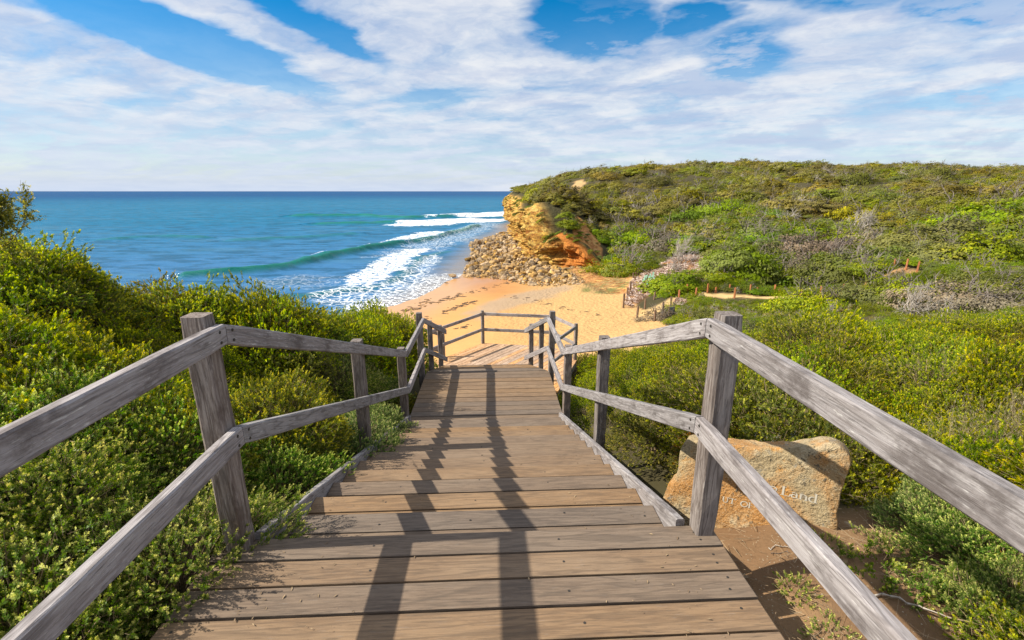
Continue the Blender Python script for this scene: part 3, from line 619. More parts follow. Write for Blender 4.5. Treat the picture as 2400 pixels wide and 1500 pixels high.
def efn_main(p):
    u = p[0]*CA + p[1]*SA
    return max(0, (abs(u + .1) - .35)/.85)
STAIR = tag(empty('boardwalk_stairs', W(-.1, 1.9)), 'grey-brown timber boardwalk stepping down from the camera to the beach', 'staircase')
def own(o):
    o.parent = STAIR; o.matrix_parent_inverse = STAIR.matrix_world.inverted() if False else o.matrix_parent_inverse
    o.location = Vector(o.location) - Vector(STAIR.location); return o
NOSE, GO, RI = 1.93, .305, .106
UL, UR = -1.28, 1.075
T = Tim(); pl = [W(UL, -2.2)[:2], W(UR, -2.2)[:2], W(UR, NOSE)[:2], W(UL, NOSE)[:2]]
vpl = NOSE
k = NOSE
while k > -2.2:          # laid from the nosing backwards so the front board is whole
    poly = [W(UL + R.normal(0, .004), k-.1345)[:2], W(UR + R.normal(0, .004), k-.1345)[:2], W(UR, k)[:2], W(UL, k)[:2]]
    kz = R.normal(0, .0015); T.board(poly, kz, .04, U3[:2], 0, efn_main)
    for u_ in (-1.2, -.55, .32, .99):
        for fr_ in ((.3, .72) if abs(u_) > .9 else (.5,)):
            if R.random() < .75: T.disc(W(u_ + R.normal(0, .02), k - .1345*(fr_ + R.normal(0, .05)), kz - .0015), (0, 0, 1), .0055, .003)
    k -= .146
own(T.build('landing_deck', 'deck_timber'))
T = Tim()
for u_ in (-1.2, -.5, .3, 1.0): T.beam(W(u_, -2.2, -.13), W(u_, NOSE-.02, -.13), U3, .045, .17)
T.beam(W(UL+.03, NOSE-.05, -.15), W(UR-.03, NOSE-.05, -.15), V3, .045, .2)
own(T.build('joist', 'weathered_timber'))
SL, SR = -1.135, .945      # stringer outer faces
for i in range(1, 13):
    T = Tim(); z = -RI*i; v = NOSE + GO*i
    for a, b in ((v-.1435, v), (v-.298, v-.1535)):
        T.board([W(SL+.046, a)[:2], W(SR-.046, a)[:2], W(SR-.046, b)[:2], W(SL+.046, b)[:2]], z + R.normal(0, .0015), .038, U3[:2], 0, efn_main)
        for u_ in (-.6, -.1, .4, .85):
            if R.random() < .6: T.disc(W(u_ + R.normal(0, .02), (a+b)/2 + R.normal(0, .02), z - .001), (0, 0, 1), .0055, .003)
    own(T.build('tread', 'deck_timber'))
sl_ = RI/GO
for u in (SL+.0225, SR-.0225):
    T = Tim(); v0, v1 = NOSE + .005, NOSE + GO*12.6
    off = .035
    T.beam(W(u, v0, off-.11-.0), W(u, v1, off-.11-(v1-v0)*sl_), U3, .045, .235, ch=.006, e0=.6, e1=.4)
    own(T.build('stringer', 'weathered_timber'))
ZM = -RI*13; VM0, VM1 = NOSE + GO*12.05, 7.86
T = Tim(); ul, ur = -1.135, .985
pl = [W(ul, VM0)[:2], W(ur-.01, VM0)[:2], W(ur, 7.50)[:2], W(.66, VM1)[:2], W(-.85, VM1)[:2], W(ul+.02, 7.56)[:2]]
planks(T, pl, U3[:2], .148, .011, ZM, .04, efn_main)
own(T.build('landing_deck', 'deck_timber'))
T = Tim()
for u_ in (-1.05, -.1, .88): T.beam(W(u_, VM0, ZM-.13), W(u_, 7.45, ZM-.13), U3, .045, .17)
T.beam(W(-.85, VM1-.03, ZM-.14), W(.66, VM1-.03, ZM-.14), V3, .045, .2)
own(T.build('joist', 'weathered_timber'))
ZP = -3.0; NS = 9; v = VM1
for i in range(1, NS+1):
    T = Tim(); z = ZM + (ZP-ZM)*i/(NS+1); v = VM1 + .27*i
    T.board([W(-.80, v-.30)[:2], W(.62, v-.30)[:2], W(.62, v)[:2], W(-.80, v)[:2]], z, .04, U3[:2], 0, efn_main); own(T.build('tread', 'deck_timber'))
for u in (-.85, .67):
    T = Tim(); T.beam(W(u, VM1-.02, ZM-.12), W(u, VM1+.27*(NS+1), ZP-.12), U3, .045, .26); own(T.build('stringer', 'weathered_timber'))
pA, pB, pC, pD = [atz(*q, ZP) for q in ((1130, 804), (1296, 812), (1352, 843), (1003, 853))]
pE = np.array([pD[0]+.15, 10.45, ZP]); pF = np.array([1.1, 10.35, ZP])
ppoly = [tuple(q[:2]) for q in (pE, pF, pC, pB, pA, pD)]
T = Tim(); planks(T, ppoly, (pA-pD)[:2], .148, .012, ZP, .04); own(T.build('landing_deck', 'deck_timber'))
T = Tim()
for a, b in zip([pE, pF, pC, pB, pA, pD], [pF, pC, pB, pA, pD, pE]):
    ctr = (pA+pB+pC+pD+pE+pF)/6; q0, q1 = a + (ctr-a)*.03, b + (ctr-b)*.03; d = (b-a)/np.linalg.norm(b-a)
    T.beam(q0 + (0, 0, -.14), q1 + (0, 0, -.14), np.cross(d, (0, 0, 1)), .045, .2)
own(T.build('joist', 'weathered_timber'))
# flight leaving the platform to the left
for i in range(1, 8):
    T = Tim(); c0 = pE*.5 + pD*.5; q = c0 + np.array([-.28*i, .05*i, -.17*i]); T.board([q[:2]+(-.15, -.55), q[:2]+(.15, -.55), q[:2]+(.15, .5), q[:2]+(-.15, .5)], q[2], .04, (0, 1)); own(T.build('tread', 'deck_timber'))
# ---- handrails
def post(parent, base, top, ang=A, w_=.098, name='post', chamfer=True):
    T = Tim(); d = (math.cos(ang), math.sin(ang), 0)
    T.beam(base, top, d, w_, w_, up=(-math.sin(ang), math.cos(ang), 0), ch=.010, wob=.002)
    return T.build(name, 'post_timber', parent)
RH, RW = .092, .045
def rail(parent, p0, p1, bolts=(0, 1), inward=None):
    """top edge given by p0,p1; inward = unit vector toward the walkway"""
    T = Tim(); p0, p1 = np.array(p0, float), np.array(p1, float); d = p1-p0; dh = np.array([d[0], d[1], 0]); dh /= np.linalg.norm(dh)
    sd = np.cross(dh, (0, 0, 1)); 
    lean = sd*0
    T.beam(p0 - (0, 0, RH/2), p1 - (0, 0, RH/2), sd, RW, RH, ch=.006, wob=.0012)
    o = T.build('rail', 'weathered_timber', parent)
    if inward is not None:
        L = np.linalg.norm(d)
        for e in bolts:
            c = (p0 + d*(.045/L)) if e == 0 else (p1 - d*(.045/L))
            for dz in (.024, .068):
                B = Tim(); B.disc(c - (0, 0, dz) + np.array(inward)*(RW/2 - .0005), inward, .0065, .0022, 0)
                b = B.build('bolt', 'dark_metal', o)
    return o
def zt(v): # stair-line height at v
    return -(v-NOSE)*sl_ if v > NOSE else 0
RTOP, RLOW = 1.078, .615
def fence(name, label, posts, rails, group='grey timber handrails of the boardwalk'):
    e = tag(empty(name), label, 'handrail', group)
    for p in posts: post(e, *p)
    for r in rails: rail(e, *r)
    return e
V1, V2, V3_, V4 = 1.90, 3.98, 5.80, 7.42
for sgn, ui, uf, lab in ((1, -1.133, -1.133, 'timber handrail on the left of the upper steps, its post tilted beside the green bushes'), (-1, .967, .967, 'timber handrail on the right of the upper steps in front of the inscribed stone')):
    inw = U3*sgn; uc = ui - sgn*.049; ur_ = ui + sgn*(RW/2+.001)
    P_ = [(W(uc, V1, -.5 if sgn > 0 else .001), W(uc, V1, 1.095)), (W(uc, V2, -1.3), W(uc, V2, 1.078-(V2-1.9)/3.9*1.466+.045)), (W(uc, V3_+.06, -2.1), W(uc, V3_+.06, ZM+1.01)), (W(uc, -1.6, -.4), W(uc, -1.6, 1.15)), (W(uc, .1, -.4), W(uc, .1, 1.13)) ]
    if sgn > 0: P_[0] = (W(uc, V1+.0, -.4), W(uc-.012, V1, 1.115))
    P_ = P_[:4]
    Rl = []
    for h_ in (RTOP, RLOW):
        hb = 1.0 if h_ > 1 else .50
        Rl.append((W(ur_, -2.2, h_), W(ur_, V1-.002, h_), (1,), inw)); Rl.append((W(ur_, V1+.002, h_), W(ur_, V3_, ZM+hb-.01), (0,), inw))
    fence('handrail', lab, P_, Rl)
for sgn, ui, lab in ((1, -1.133, 'timber handrail on the left of the small middle landing, sloping down at its far end'), (-1, .967, 'timber handrail on the right of the small middle landing, sloping down at its far end')):
    inw = U3*sgn; uc = ui - sgn*.049; ur_ = ui + sgn*(RW/2+.001)
    e1u = -.80 if sgn > 0 else .60
    ve = 7.93
    P_ = [(W(uc, V4+.08, ZM-.3), W(uc, V4+.08, ZM+1.06))]
    ang = math.atan2(.45, sgn*.38)
    for f in (.42, .85):
        uu_ = uc*(1-f) + (e1u-sgn*.05)*f; vv_ = (V4+.08)*(1-f) + (ve+.05)*f
        P_.append((W(uu_, vv_, ZM-.6), W(uu_, vv_, ZM+1.0-.32*f), A, .08))
    Rl = []
    for h_ in (.985, .475):
        Rl.append((W(ur_, V3_+.004, ZM+h_+.0), W(ur_, V4+.04, ZM+h_), (), inw)); Rl.append((W(ur_, V4+.045, ZM+h_), W(e1u+.0, ve, ZM+h_-.34), (), inw))
    fence('handrail', lab, P_, Rl)
def lf(q0, q1, t): return q0*(1-t) + q1*t
up = lambda h: np.array([0, 0, h])
ctr = (pA+pB+pC+pD)/4
ins = lambda q: q + (ctr-q)*.03
qs = [ins(q) for q in (pD, pA, pB, pC)]
qF = ins(np.array([.98, 10.9, ZP])); 
e = tag(empty('handrail', tuple(pA)), 'timber handrail around the lowest platform above the sand', 'handrail', 'grey timber handrails of the boardwalk')
def sub(o): o.location = Vector(o.location) - Vector(e.location); return o
for q in qs[1:]: sub(post(e, q + up(-1.6), q + up(1.06), .4, .09))
sub(post(e, qF + up(-1.4), qF + up(1.06), .1, .09)); qG = ins(np.array([pD[0]+.3, pD[1]+.55, ZP])); sub(post(e, qG + up(-1.6), qG + up(.72), .1, .09))
qL = np.array([qG[0]-.5, qG[1]+.6, ZP])
for h_ in (1.0, .50):
    sub(rail(e, qs[1] + up(h_), lf(qs[1], qs[0], .95) + up(h_-.05))); sub(rail(e, qs[1] + up(h_), qs[2] + up(h_))); sub(rail(e, qs[2] + up(h_), qs[3] + up(h_))); sub(rail(e, qs[3] + up(h_), qF + up(h_)))
    sub(rail(e, qG + up(h_-.30), qG + np.array([-1.0, -.25, h_+.10])))

# ------------------------------------------------------------ inscribed stone
def stone():
    # frame: foot line from left end to right end
    p0 = np.array([.98, 2.78, -.52]); p1 = np.array(atz(1962, 1262, -.30)); 
    d = (p1-p0); d[2] = 0; Ls = np.linalg.norm(d); d /= Ls; n = np.array([d[1], -d[0], 0])   # toward the camera
    ang = math.atan2(d[1], d[0])
    # outline in slab plane: from photo rays onto the slab plane
    def onpl(px, py):
        r = ray(px, py); o = np.array([0, 0, EYE]); lean = n*1.0 + up(.16); lean /= np.linalg.norm(lean)
        t = ((p1 - o) @ lean)/(r @ lean); q = o + r*t; return ((q-p1) @ d, (q-p1) @ np.cross(lean, d)*(-1 if np.cross(lean, d)[2] < 0 else 1))
    pix = [(1550, 1180), (1566, 1132), (1580, 1126), (1588, 1100), (1594, 1052), (1606, 1032), (1650, 1034), (1700, 1040), (1745, 1047), (1772, 1051), (1792, 1048), (1850, 1051), (1900, 1044), (1938, 1037), (1965, 1042), (1984, 1058), (1994, 1082), (1984, 1120), (1972, 1160), (1962, 1210), (1955, 1290), (1800, 1320), (1600, 1300)]
    out = np.array([onpl(*q) for q in pix])
    # densify
    dn = []
    for a, b in zip(out, np.roll(out, -1, 0)):
        k = max(1, int(np.linalg.norm(b-a)/.02)); dn += [a + (b-a)*t for t in np.linspace(0, 1, k, endpoint=False)]
    dn = np.array(dn); dn += R.normal(0, .0030, dn.shape) + (fbm(dn[:, 0]*14+3, dn[:, 1]*14+8, 3)-.5)[:, None]*.014
    for _ in range(1): dn = (dn*2 + np.roll(dn, 1, 0) + np.roll(dn, -1, 0))/4
    c = dn.mean(0); N = len(dn); V = []; th = .15
    rows = [(1.0, 0.012), (.985, -.004), (.95, -.012)] ; fr = [.8, .6, .4, .2]
    rings = [(1.0, .15), (1.0, .10), (1.0, .05), (1.0, .012), (.996, .004), (.984, 0.0)] + [(f, 0.0) for f in (.85, .7, .55, .4, .25, .1)]
    for f, z in rings:
        q = c + (dn - c)*f; wob = (fbm(q[:, 0]*9+5, q[:, 1]*9+5, 3)-.5)*.005*(1 if z < .01 else 1.5)
        if z > .012: q = q + (dn-c)/np.linalg.norm(dn-c, axis=1)[:, None]*((fbm(q[:, 0]*12 + z*60, q[:, 1]*12+9, 3)-.6)*.035 )[:, None]
        for (a, b), w2 in zip(q, wob): V.append((a, b, -z + w2))
    Fs = [[i*N+j, i*N+(j+1) % N, (i+1)*N+(j+1) % N, (i+1)*N+j] for i in range(len(rings)-1) for j in range(N)] + [[(len(rings)-1)*N+j for j in range(N)]]
    lean = n + up(.16); lean /= np.linalg.norm(lean); vv = np.cross(lean, d); vv = vv if vv[2] > 0 else -vv
    M = np.stack([d, vv, lean], 1); V = np.array(V) @ M.T
    base = tag(empty('inscribed_stone', tuple(p1)), 'rough orange sandstone slab with engraved words, standing behind the right railing', 'stone marker')
    me = npmesh('slab', V, Fs, [MAT['sandstone']], None, True); link('slab', me, base)
    # small ledge piece beside it
    # lettering, thick-and-thin strokes with serifs
    def stroke(LV, LF, pts, wd, o, s, shear, z=.0025):
        pts = np.array(pts, float); 
        for i in range(len(pts)-1):
            a, b = pts[i], pts[i+1]; t = b-a; t = t/np.linalg.norm(t); nn = np.array([-t[1], t[0]])
            wa = wd[i] if hasattr(wd, '__len__') else wd; wb = wd[i+1] if hasattr(wd, '__len__') else wd
            q = [a - nn*wa/2 - t*.02, b - nn*wb/2 + t*.02, b + nn*wb/2 + t*.02, a + nn*wa/2 - t*.02]; k = len(LV)
            for p in q:
                x, y = o[0] + p[0]*s*shear[0], o[1] + p[1]*s + p[0]*s*shear[1]
                dz = (fbm(np.array([x*9+5]), np.array([y*9+5]), 3)[0]-.5)*.005
                LV.append(d*x + vv*y + lean*(dz + z + i*.00003))
            LF.append([k, k+1, k+2, k+3])
    def arc(cx, cy, rx, ry, a0, a1, n_=10): return [(cx + rx*math.cos(math.radians(t)), cy + ry*math.sin(math.radians(t))) for t in np.linspace(a0, a1, n_)]
    th_ = lambda n_, a, b: [a + (b-a)*math.sin(math.pi*i/(n_-1)) for i in range(n_)]
    GL = {'L': [([(.12, 0), (.12, 1)], .15), ([(-.02, 1), (.28, 1)], .05), ([(-.02, 0), (.58, 0)], .06), ([(.56, 0), (.60, .26)], .06)],
          'e': [(arc(.27, .31, .22, .29, 0, 350, 16), th_(16, .05, .13)), ([(.06, .33), (.49, .33)], .04)],
          'a': [(arc(.2, .18, .17, .18, 40, 330, 12), th_(12, .05, .12)), ([(.38, .04), (.38, .45)], .12), (arc(.22, .45, .16, .15, 0, 160, 8), .06), ([(.36, .03), (.50, .03)], .05)],
          'n': [([(.1, 0), (.1, .6)], .12), (arc(.28, .42, .18, .18, 160, 0, 8), .07), ([(.46, 0), (.46, .44)], .12), ([(0, 0), (.2, 0)], .04), ([(.36, 0), (.57, 0)], .04), ([(0, .59), (.12, .59)], .05)],
          'd': [(arc(.26, .3, .21, .29, 60, 300, 14), th_(14, .05, .13)), ([(.46, 0), (.46, 1.02)], .12), ([(.34, 1.0), (.5, 1.0)], .05), ([(.46, .02), (.58, .02)], .05)],
          'U': [([(.12, 1), (.12, .3)], .13), (arc(.36, .3, .24, .3, 180, 360, 8), .09), ([(.6, 1), (.6, .3)], .07), ([(0, 1), (.25, 1)], .05), ([(.48, 1), (.72, 1)], .05)],
          'T': [([(.35, 0), (.35, 1)], .13), ([(0, .97), (.7, .97)], .07), ([(.2, 0), (.5, 0)], .05), ([(.01, .97), (.01, .8)], .05), ([(.69, .97), (.69, .8)], .05)],
          'O': [(arc(.42, .5, .36, .5, 0, 360, 18), th_(18, .08, .14))], 'F': [([(.12, 0), (.12, 1)], .13), ([(0, 1), (.55, 1)], .06), ([(.12, .52), (.42, .52)], .05), ([(0, 0), (.28, 0)], .05)]}
    def word(txt, pxy, pxy2, hgt, name, gapf=.18):
        a = np.array(onpl(*pxy)); b = np.array(onpl(*pxy2)); LV, LF = [], []
        adv = {'L': .66, 'e': .55, 'a': .54, 'n': .60, 'd': .62, ' ': .32, 'U': .78, 'T': .78, 'O': .86, 'F': .6}
        tot = sum(adv[c_] for c_ in txt); s = np.linalg.norm(b-a)/tot; sl2 = (b-a)[1]/(b-a)[0]; x = 0
        for c_ in txt:
            if c_ != ' ':
                for pts_, w_ in GL[c_]:
                    o = a + (b-a)/tot*x; stroke(LV, LF, pts_, w_, o, hgt, (s/hgt, sl2*s/hgt))
            x += adv[c_]
        k = npmesh(name, LV, LF, [MAT['engraving']]); link(name, k, base)
    word('e', (1797, 1148), (1822, 1154), .052, 'engraved_letter')
    word('Land', (1830, 1158), (1916, 1180), .052, 'engraved_word')
    word('UT', (1692, 1175), (1724, 1182), .034, 'engraved_word')
    word('OF', (1734, 1185), (1766, 1192), .034, 'engraved_word')
stone()

# ------------------------------------------------------------ foliage meshes
def unit(v): return v/np.maximum(np.linalg.norm(v, axis=-1, keepdims=True), 1e-9)
def leafset(P0, D, N, L, Wd):
    """rhombic leaves"""
    S = unit(np.cross(D, N)); a = P0; b = P0 + D*L[:, None]*.5 + S*Wd[:, None]*.5 ; c = P0 + D*L[:, None]; d = P0 + D*L[:, None]*.5 - S*Wd[:, None]*.5
    V = np.stack([a, b, c, d], 1).reshape(-1, 3); return V, np.arange(len(P0)*4).reshape(-1, 4)
def sprigs(P0, D, Ls, K, leafL, leafW, spread=.75, tipk=1.0, seed=0):
    """K leaves spiralling up each of S stems; returns V,F,t,r"""
    r = np.random.default_rng(seed); S = len(P0)
    k = np.tile(np.arange(K), (S, 1)); f = (k + r.random((S, K)))/K
    bend = unit(r.normal(size=(S, 3)))*.18
    Dk = unit(D[:, None, :] + bend[:, None, :]*f[..., None])
    pos = P0[:, None, :] + Dk*(Ls[:, None]*f)[..., None]
    side = unit(np.cross(D, np.array([.31, .17, .93]))); up_ = np.cross(side, D)
    an = k*2.4 + r.random((S, 1))*6.28 + r.normal(0, .3, (S, K))
    rd = side[:, None, :]*np.cos(an)[..., None] + up_[:, None, :]*np.sin(an)[..., None]
    sprd = spread*(1.15 - .65*f)
    LD = unit(Dk + rd*sprd[..., None]); LN = unit(Dk*1.0 - rd*.7 + r.normal(0, .35, (S, K, 3)))
    LL = leafL*(1.0 - .45*f**3)*(.7 + .6*r.random((S, K)))
    V, F_ = leafset(pos.reshape(-1, 3), LD.reshape(-1, 3), LN.reshape(-1, 3), LL.ravel(), (LL*leafW/leafL).ravel())
    tone = r.random((S, 1))
    t = np.clip((f*.85 + .15*r.random((S, K)))*tipk*(.55 + .6*tone), 0, 1); rr_ = np.clip(.5*tone + .5*r.random((S, K)), 0, 1)
    return V, F_, np.repeat(t.ravel(), 4), np.repeat(rr_.ravel(), 4)
def stems(P0, P1, wd):
    D = unit(P1-P0); S = unit(np.cross(D, np.array([.2, .9, .3]))); S2 = np.cross(D, S); n = len(P0); V = []
    for k in range(3): a = S*math.cos(k*2.094) + S2*math.sin(k*2.094); V += [P0 + a*wd, P1 + a*wd*.5]
    V = np.stack(V, 1).reshape(-1, 3); b = (np.arange(n)*6)[:, None, None]
    F_ = (np.array([[0, 2, 3, 1], [2, 4, 5, 3], [4, 0, 1, 5]])[None] + b).reshape(-1, 4); return V, F_
def join(parts):
    V, F_, t, r, m_ = [], [], [], [], []; n = 0
    for (v, f, tt, rr_, mi) in parts:
        V.append(v); F_.append(f + n); t.append(tt); r.append(rr_); m_.append(np.full(len(f), mi)); n += len(v)
    return np.concatenate(V), np.concatenate(F_), np.concatenate(t), np.concatenate(r), np.concatenate(m_)
def dome(n, rx, h, seed, lump=.3, inner=.35, low=-.1):
    r = np.random.default_rng(seed); d = unit(np.stack([r.normal(size=n), r.normal(size=n), np.abs(r.normal(size=n))*.9 + low], 1))
    an = np.arctan2(d[:, 1], d[:, 0]); lf_ = 1 + lump*(fbm(an*1.1 + 10 + seed, d[:, 2]*2.5 + 4, 3) - .5)*2
    an2 = fbm(d[:, 0]*3.5 + 20 + seed, d[:, 1]*3.5 + 11, 3); lf_ *= 1 + lump*(an2-.5)*1.6
    k = 1 - inner*r.random(n)**1.6
    P0 = d*np.array([rx, rx, h])*(lf_*k)[:, None]; return P0, d
def shrub(name, mat, n, K, rx, h, sl, leafL, leafW, seed, upb=.6, spread=.75, tipk=1.0, lump=.3, twigs=True, low=-.1):
    P0, d = dome(n, rx, h, seed, lump, low=low); r = np.random.default_rng(seed+5)
    D = unit(d + np.array([.12, 0, upb]) + r.normal(0, .38, (n, 3))); Ls = sl*(.6 + .8*r.random(n)); P0 = P0 - D*Ls[:, None]*.6
    v, f, t, q = sprigs(P0, D, Ls, K, leafL, leafW, spread, tipk, seed+9); parts = [(v, f, t, q, 0)]
    if twigs:
        sv_, sf = stems(P0 - D*Ls[:, None]*.5, P0 + D*Ls[:, None]*.95, np.full((n, 1), leafW*.10)); parts.append((sv_, sf, np.zeros(len(sv_)), np.repeat(r.random(n), 6), 1))
        m2 = n//14; a = P0[:m2]; cvec = np.stack([a[:, 0]*.15, a[:, 1]*.15, a[:, 2]*0 - .02], 1); sv_, sf = stems(cvec, a, np.full((m2, 1), leafW*.35)); parts.append((sv_, sf, np.zeros(len(sv_)), np.repeat(r.random(m2), 6), 1))
    V, F_, t, q, mi = join(parts)
    return npmesh(name, V, F_, [MAT[mat], MAT['twig']], {'t': t, 'r': q}, False, mi)
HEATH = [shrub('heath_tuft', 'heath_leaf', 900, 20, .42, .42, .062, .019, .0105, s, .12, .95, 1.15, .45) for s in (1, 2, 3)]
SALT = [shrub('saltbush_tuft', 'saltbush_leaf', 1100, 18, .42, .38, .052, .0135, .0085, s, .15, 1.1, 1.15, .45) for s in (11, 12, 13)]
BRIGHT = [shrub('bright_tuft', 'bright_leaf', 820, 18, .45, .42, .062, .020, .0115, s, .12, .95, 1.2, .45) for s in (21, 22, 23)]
OLIVE = [shrub('olive_tuft', 'olive_leaf', 760, 18, .45, .42, .062, .018, .0100, s, .12, .95, 1.0, .45) for s in (31, 32)]
REDT = [shrub('red_tuft', 'red_leaf', 420, 18, .34, .22, .06, .014, .007, s, .6, .9) for s in (41,)]
SILV = [shrub('silver_tuft', 'silver_leaf', 420, 16, .32, .30, .06, .013, .005, s, .6, .9) for s in (45,)]
DRYT = [shrub('dry_tuft', 'dry_leaf', 420, 10, .5, .45, .16, .022, .003, s, .9, .5, lump=.4) for s in (51,)]
# coarser crowns for the distance
def branchy(n, rx, h, seed, wd=.03, levels=3, lean=(0.35, -.1), start=None):
    r = np.random.default_rng(seed); A0, A1, WW = [], [], []
    def grow(p, d, L, w_, lv):
        q = p; segs = 4
        for s in range(segs):
            d = unit(d + r.normal(0, .22, 3) + np.array([lean[0]*.12, lean[1]*.12, .02])); nx = q + d*L/segs; A0.append(q); A1.append(nx + d*L*.02); WW.append(w_*(1 - .12*s)); q = nx
            if lv > 0 and s >= 1:
                for _ in range(1 + (r.random() < .5)):
                    grow(q, unit(d + r.normal(0, .6, 3)), L*(.5 + .25*r.random()), w_*.55, lv-1)
    for i in range(n):
        a = r.random()*6.28; grow(np.array([0, 0, -.1]) if start is None else np.array(start), unit(np.array([math.cos(a)*.8 + lean[0], math.sin(a)*.8 + lean[1], .55 + .4*r.random()])), max(rx, h)*.62, wd, levels)
    return np.array(A0), np.array(A1), np.array(WW)[:, None]
def crown(name, mat, n, rx, h, leaf, seed, lump=.35, nb=3, bark='bark', wind=.3, flat=1.0, branches=True, clump=26):
    """crown of many leaf clumps over forked limbs, combed by the wind"""
    r = np.random.default_rng(seed); parts = []
    nc = n//clump; C0, d = dome(nc, rx, h, seed, lump, .45, low=-.05)
    C0[:, 0] += wind*C0[:, 2]; cr = (.13 + .15*r.random(nc))*rx
    o = r.normal(size=(nc, clump, 3)); o = unit(o)*(r.random((nc, clump, 1))**.45); o[..., 2] = np.abs(o[..., 2])*.75
    Pp = (C0[:, None, :] + o*cr[:, None, None]*np.array([1.25, 1.1, .8])).reshape(-1, 3); No = unit(o.reshape(-1, 3)*1.1 + np.repeat(d, clump, 0)*.9 + (0, 0, .25) + r.normal(0, .22, (nc*clump, 3)))
    D = unit(np.cross(No, r.normal(size=No.shape))); LL = leaf*(.6 + .8*r.random(len(Pp)))
    v, f = leafset(Pp - D*LL[:, None]*.5, D, No, LL, LL*.62)
    hgt = (o[..., 2].reshape(-1)*.5 + .5*np.repeat(r.random(nc), clump)); ton = np.repeat(r.random(nc), clump)*.6 + r.random(nc*clump)*.4  # clump tops lightened in colour to look sunlit, mixed with random tone
    parts.append((v, f, np.repeat(hgt, 4), np.repeat(ton, 4), 0))
    if branches:
        a, b, w_ = branchy(nb, rx, h, seed+1, rx*.022, 2, (wind, 0)); sv_, sf = stems(a, b, w_); parts.append((sv_, sf, np.zeros(len(sv_)), np.full(len(sv_), .5), 1))
    V, F_, t, q, mi = join(parts); V[:, 2] *= flat
    return npmesh(name, V, F_, [MAT[mat], MAT[bark]], {'t': t, 'r': q}, False, mi)
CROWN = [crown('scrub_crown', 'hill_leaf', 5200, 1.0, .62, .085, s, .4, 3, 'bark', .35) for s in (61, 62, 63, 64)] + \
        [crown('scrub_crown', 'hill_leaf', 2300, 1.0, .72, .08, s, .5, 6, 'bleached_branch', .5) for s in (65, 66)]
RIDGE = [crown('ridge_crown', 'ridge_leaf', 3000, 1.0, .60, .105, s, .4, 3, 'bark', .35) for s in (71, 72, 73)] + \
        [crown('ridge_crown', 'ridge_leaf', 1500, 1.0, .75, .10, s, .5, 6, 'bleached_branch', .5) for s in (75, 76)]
MIDS = [shrub('mid_shrub', 'bright_leaf', 520, 12, .8, .55, .16, .055, .022, s, .8, .9, .8, .35) for s in (81, 82)] + [crown('mid_shrub', 'hill_leaf', 4200, .8, .5, .06, s, .4, 4, 'bark', .3) for s in (83, 84)] + [crown('mid_shrub', 'ridge_leaf', 1800, .8, .5, .05, 86, .5, 7, 'bleached_branch', .5)]

def stuff(name, label, meshes, P0, idx, scl, rot, cat='scrub'):
    """one object; geometry nodes place the plants of an uncountable cover"""
    lib = bpy.data.collections.new(name + '_source')
    for i, me in enumerate(meshes): lib.objects.link(bpy.data.objects.new('%s_source_%02d' % (name, i), me))
    me = bpy.data.meshes.new(name); me.vertices.add(len(P0)); me.vertices.foreach_set('co', np.asarray(P0, np.float32).ravel())
    a = me.attributes.new('idx', 'INT', 'POINT'); a.data.foreach_set('value', np.asarray(idx, np.int32))
    a = me.attributes.new('scl', 'FLOAT_VECTOR', 'POINT'); a.data.foreach_set('vector', np.asarray(scl, np.float32).ravel())
    a = me.attributes.new('rot', 'FLOAT_VECTOR', 'POINT'); a.data.foreach_set('vector', np.asarray(rot, np.float32).ravel())
    o = link(name, me); ng = bpy.data.node_groups.new(name, 'GeometryNodeTree')
    ng.interface.new_socket('Geometry', in_out='INPUT', socket_type='NodeSocketGeometry'); ng.interface.new_socket('Geometry', in_out='OUTPUT', socket_type='NodeSocketGeometry')
    N = ng.nodes; L = ng.links; gi = N.new('NodeGroupInput'); go = N.new('NodeGroupOutput'); m2p = N.new('GeometryNodeMeshToPoints'); iop = N.new('GeometryNodeInstanceOnPoints')
    ci = N.new('GeometryNodeCollectionInfo'); ci.inputs[0].default_value = lib; ci.inputs['Separate Children'].default_value = True; ci.inputs['Reset Children'].default_value = True
    def na(nm, ty):
        n = N.new('GeometryNodeInputNamedAttribute'); n.data_type = ty; n.inputs[0].default_value = nm; return n.outputs[0]
    L.new(gi.outputs[0], m2p.inputs[0]); L.new(m2p.outputs[0], iop.inputs['Points']); L.new(ci.outputs[0], iop.inputs['Instance']); iop.inputs['Pick Instance'].default_value = True
    L.new(na('idx', 'INT'), iop.inputs['Instance Index']); L.new(na('scl', 'FLOAT_VECTOR'), iop.inputs['Scale']); L.new(na('rot', 'FLOAT_VECTOR'), iop.inputs['Rotation'])
    L.new(iop.outputs[0], go.inputs[0]); md_ = o.modifiers.new('plants', 'NODES'); md_.node_group = ng
    tag(o, label, cat, kind='stuff'); return o
def jit(x0, x1, y0, y1, sp):
    xs_, ys_ = np.meshgrid(np.arange(x0, x1, sp), np.arange(y0, y1, sp)); xs_ = xs_.ravel() + R.uniform(-.5, .5, xs_.size)*sp; ys_ = ys_.ravel() + R.uniform(-.5, .5, ys_.size)*sp; return xs_, ys_
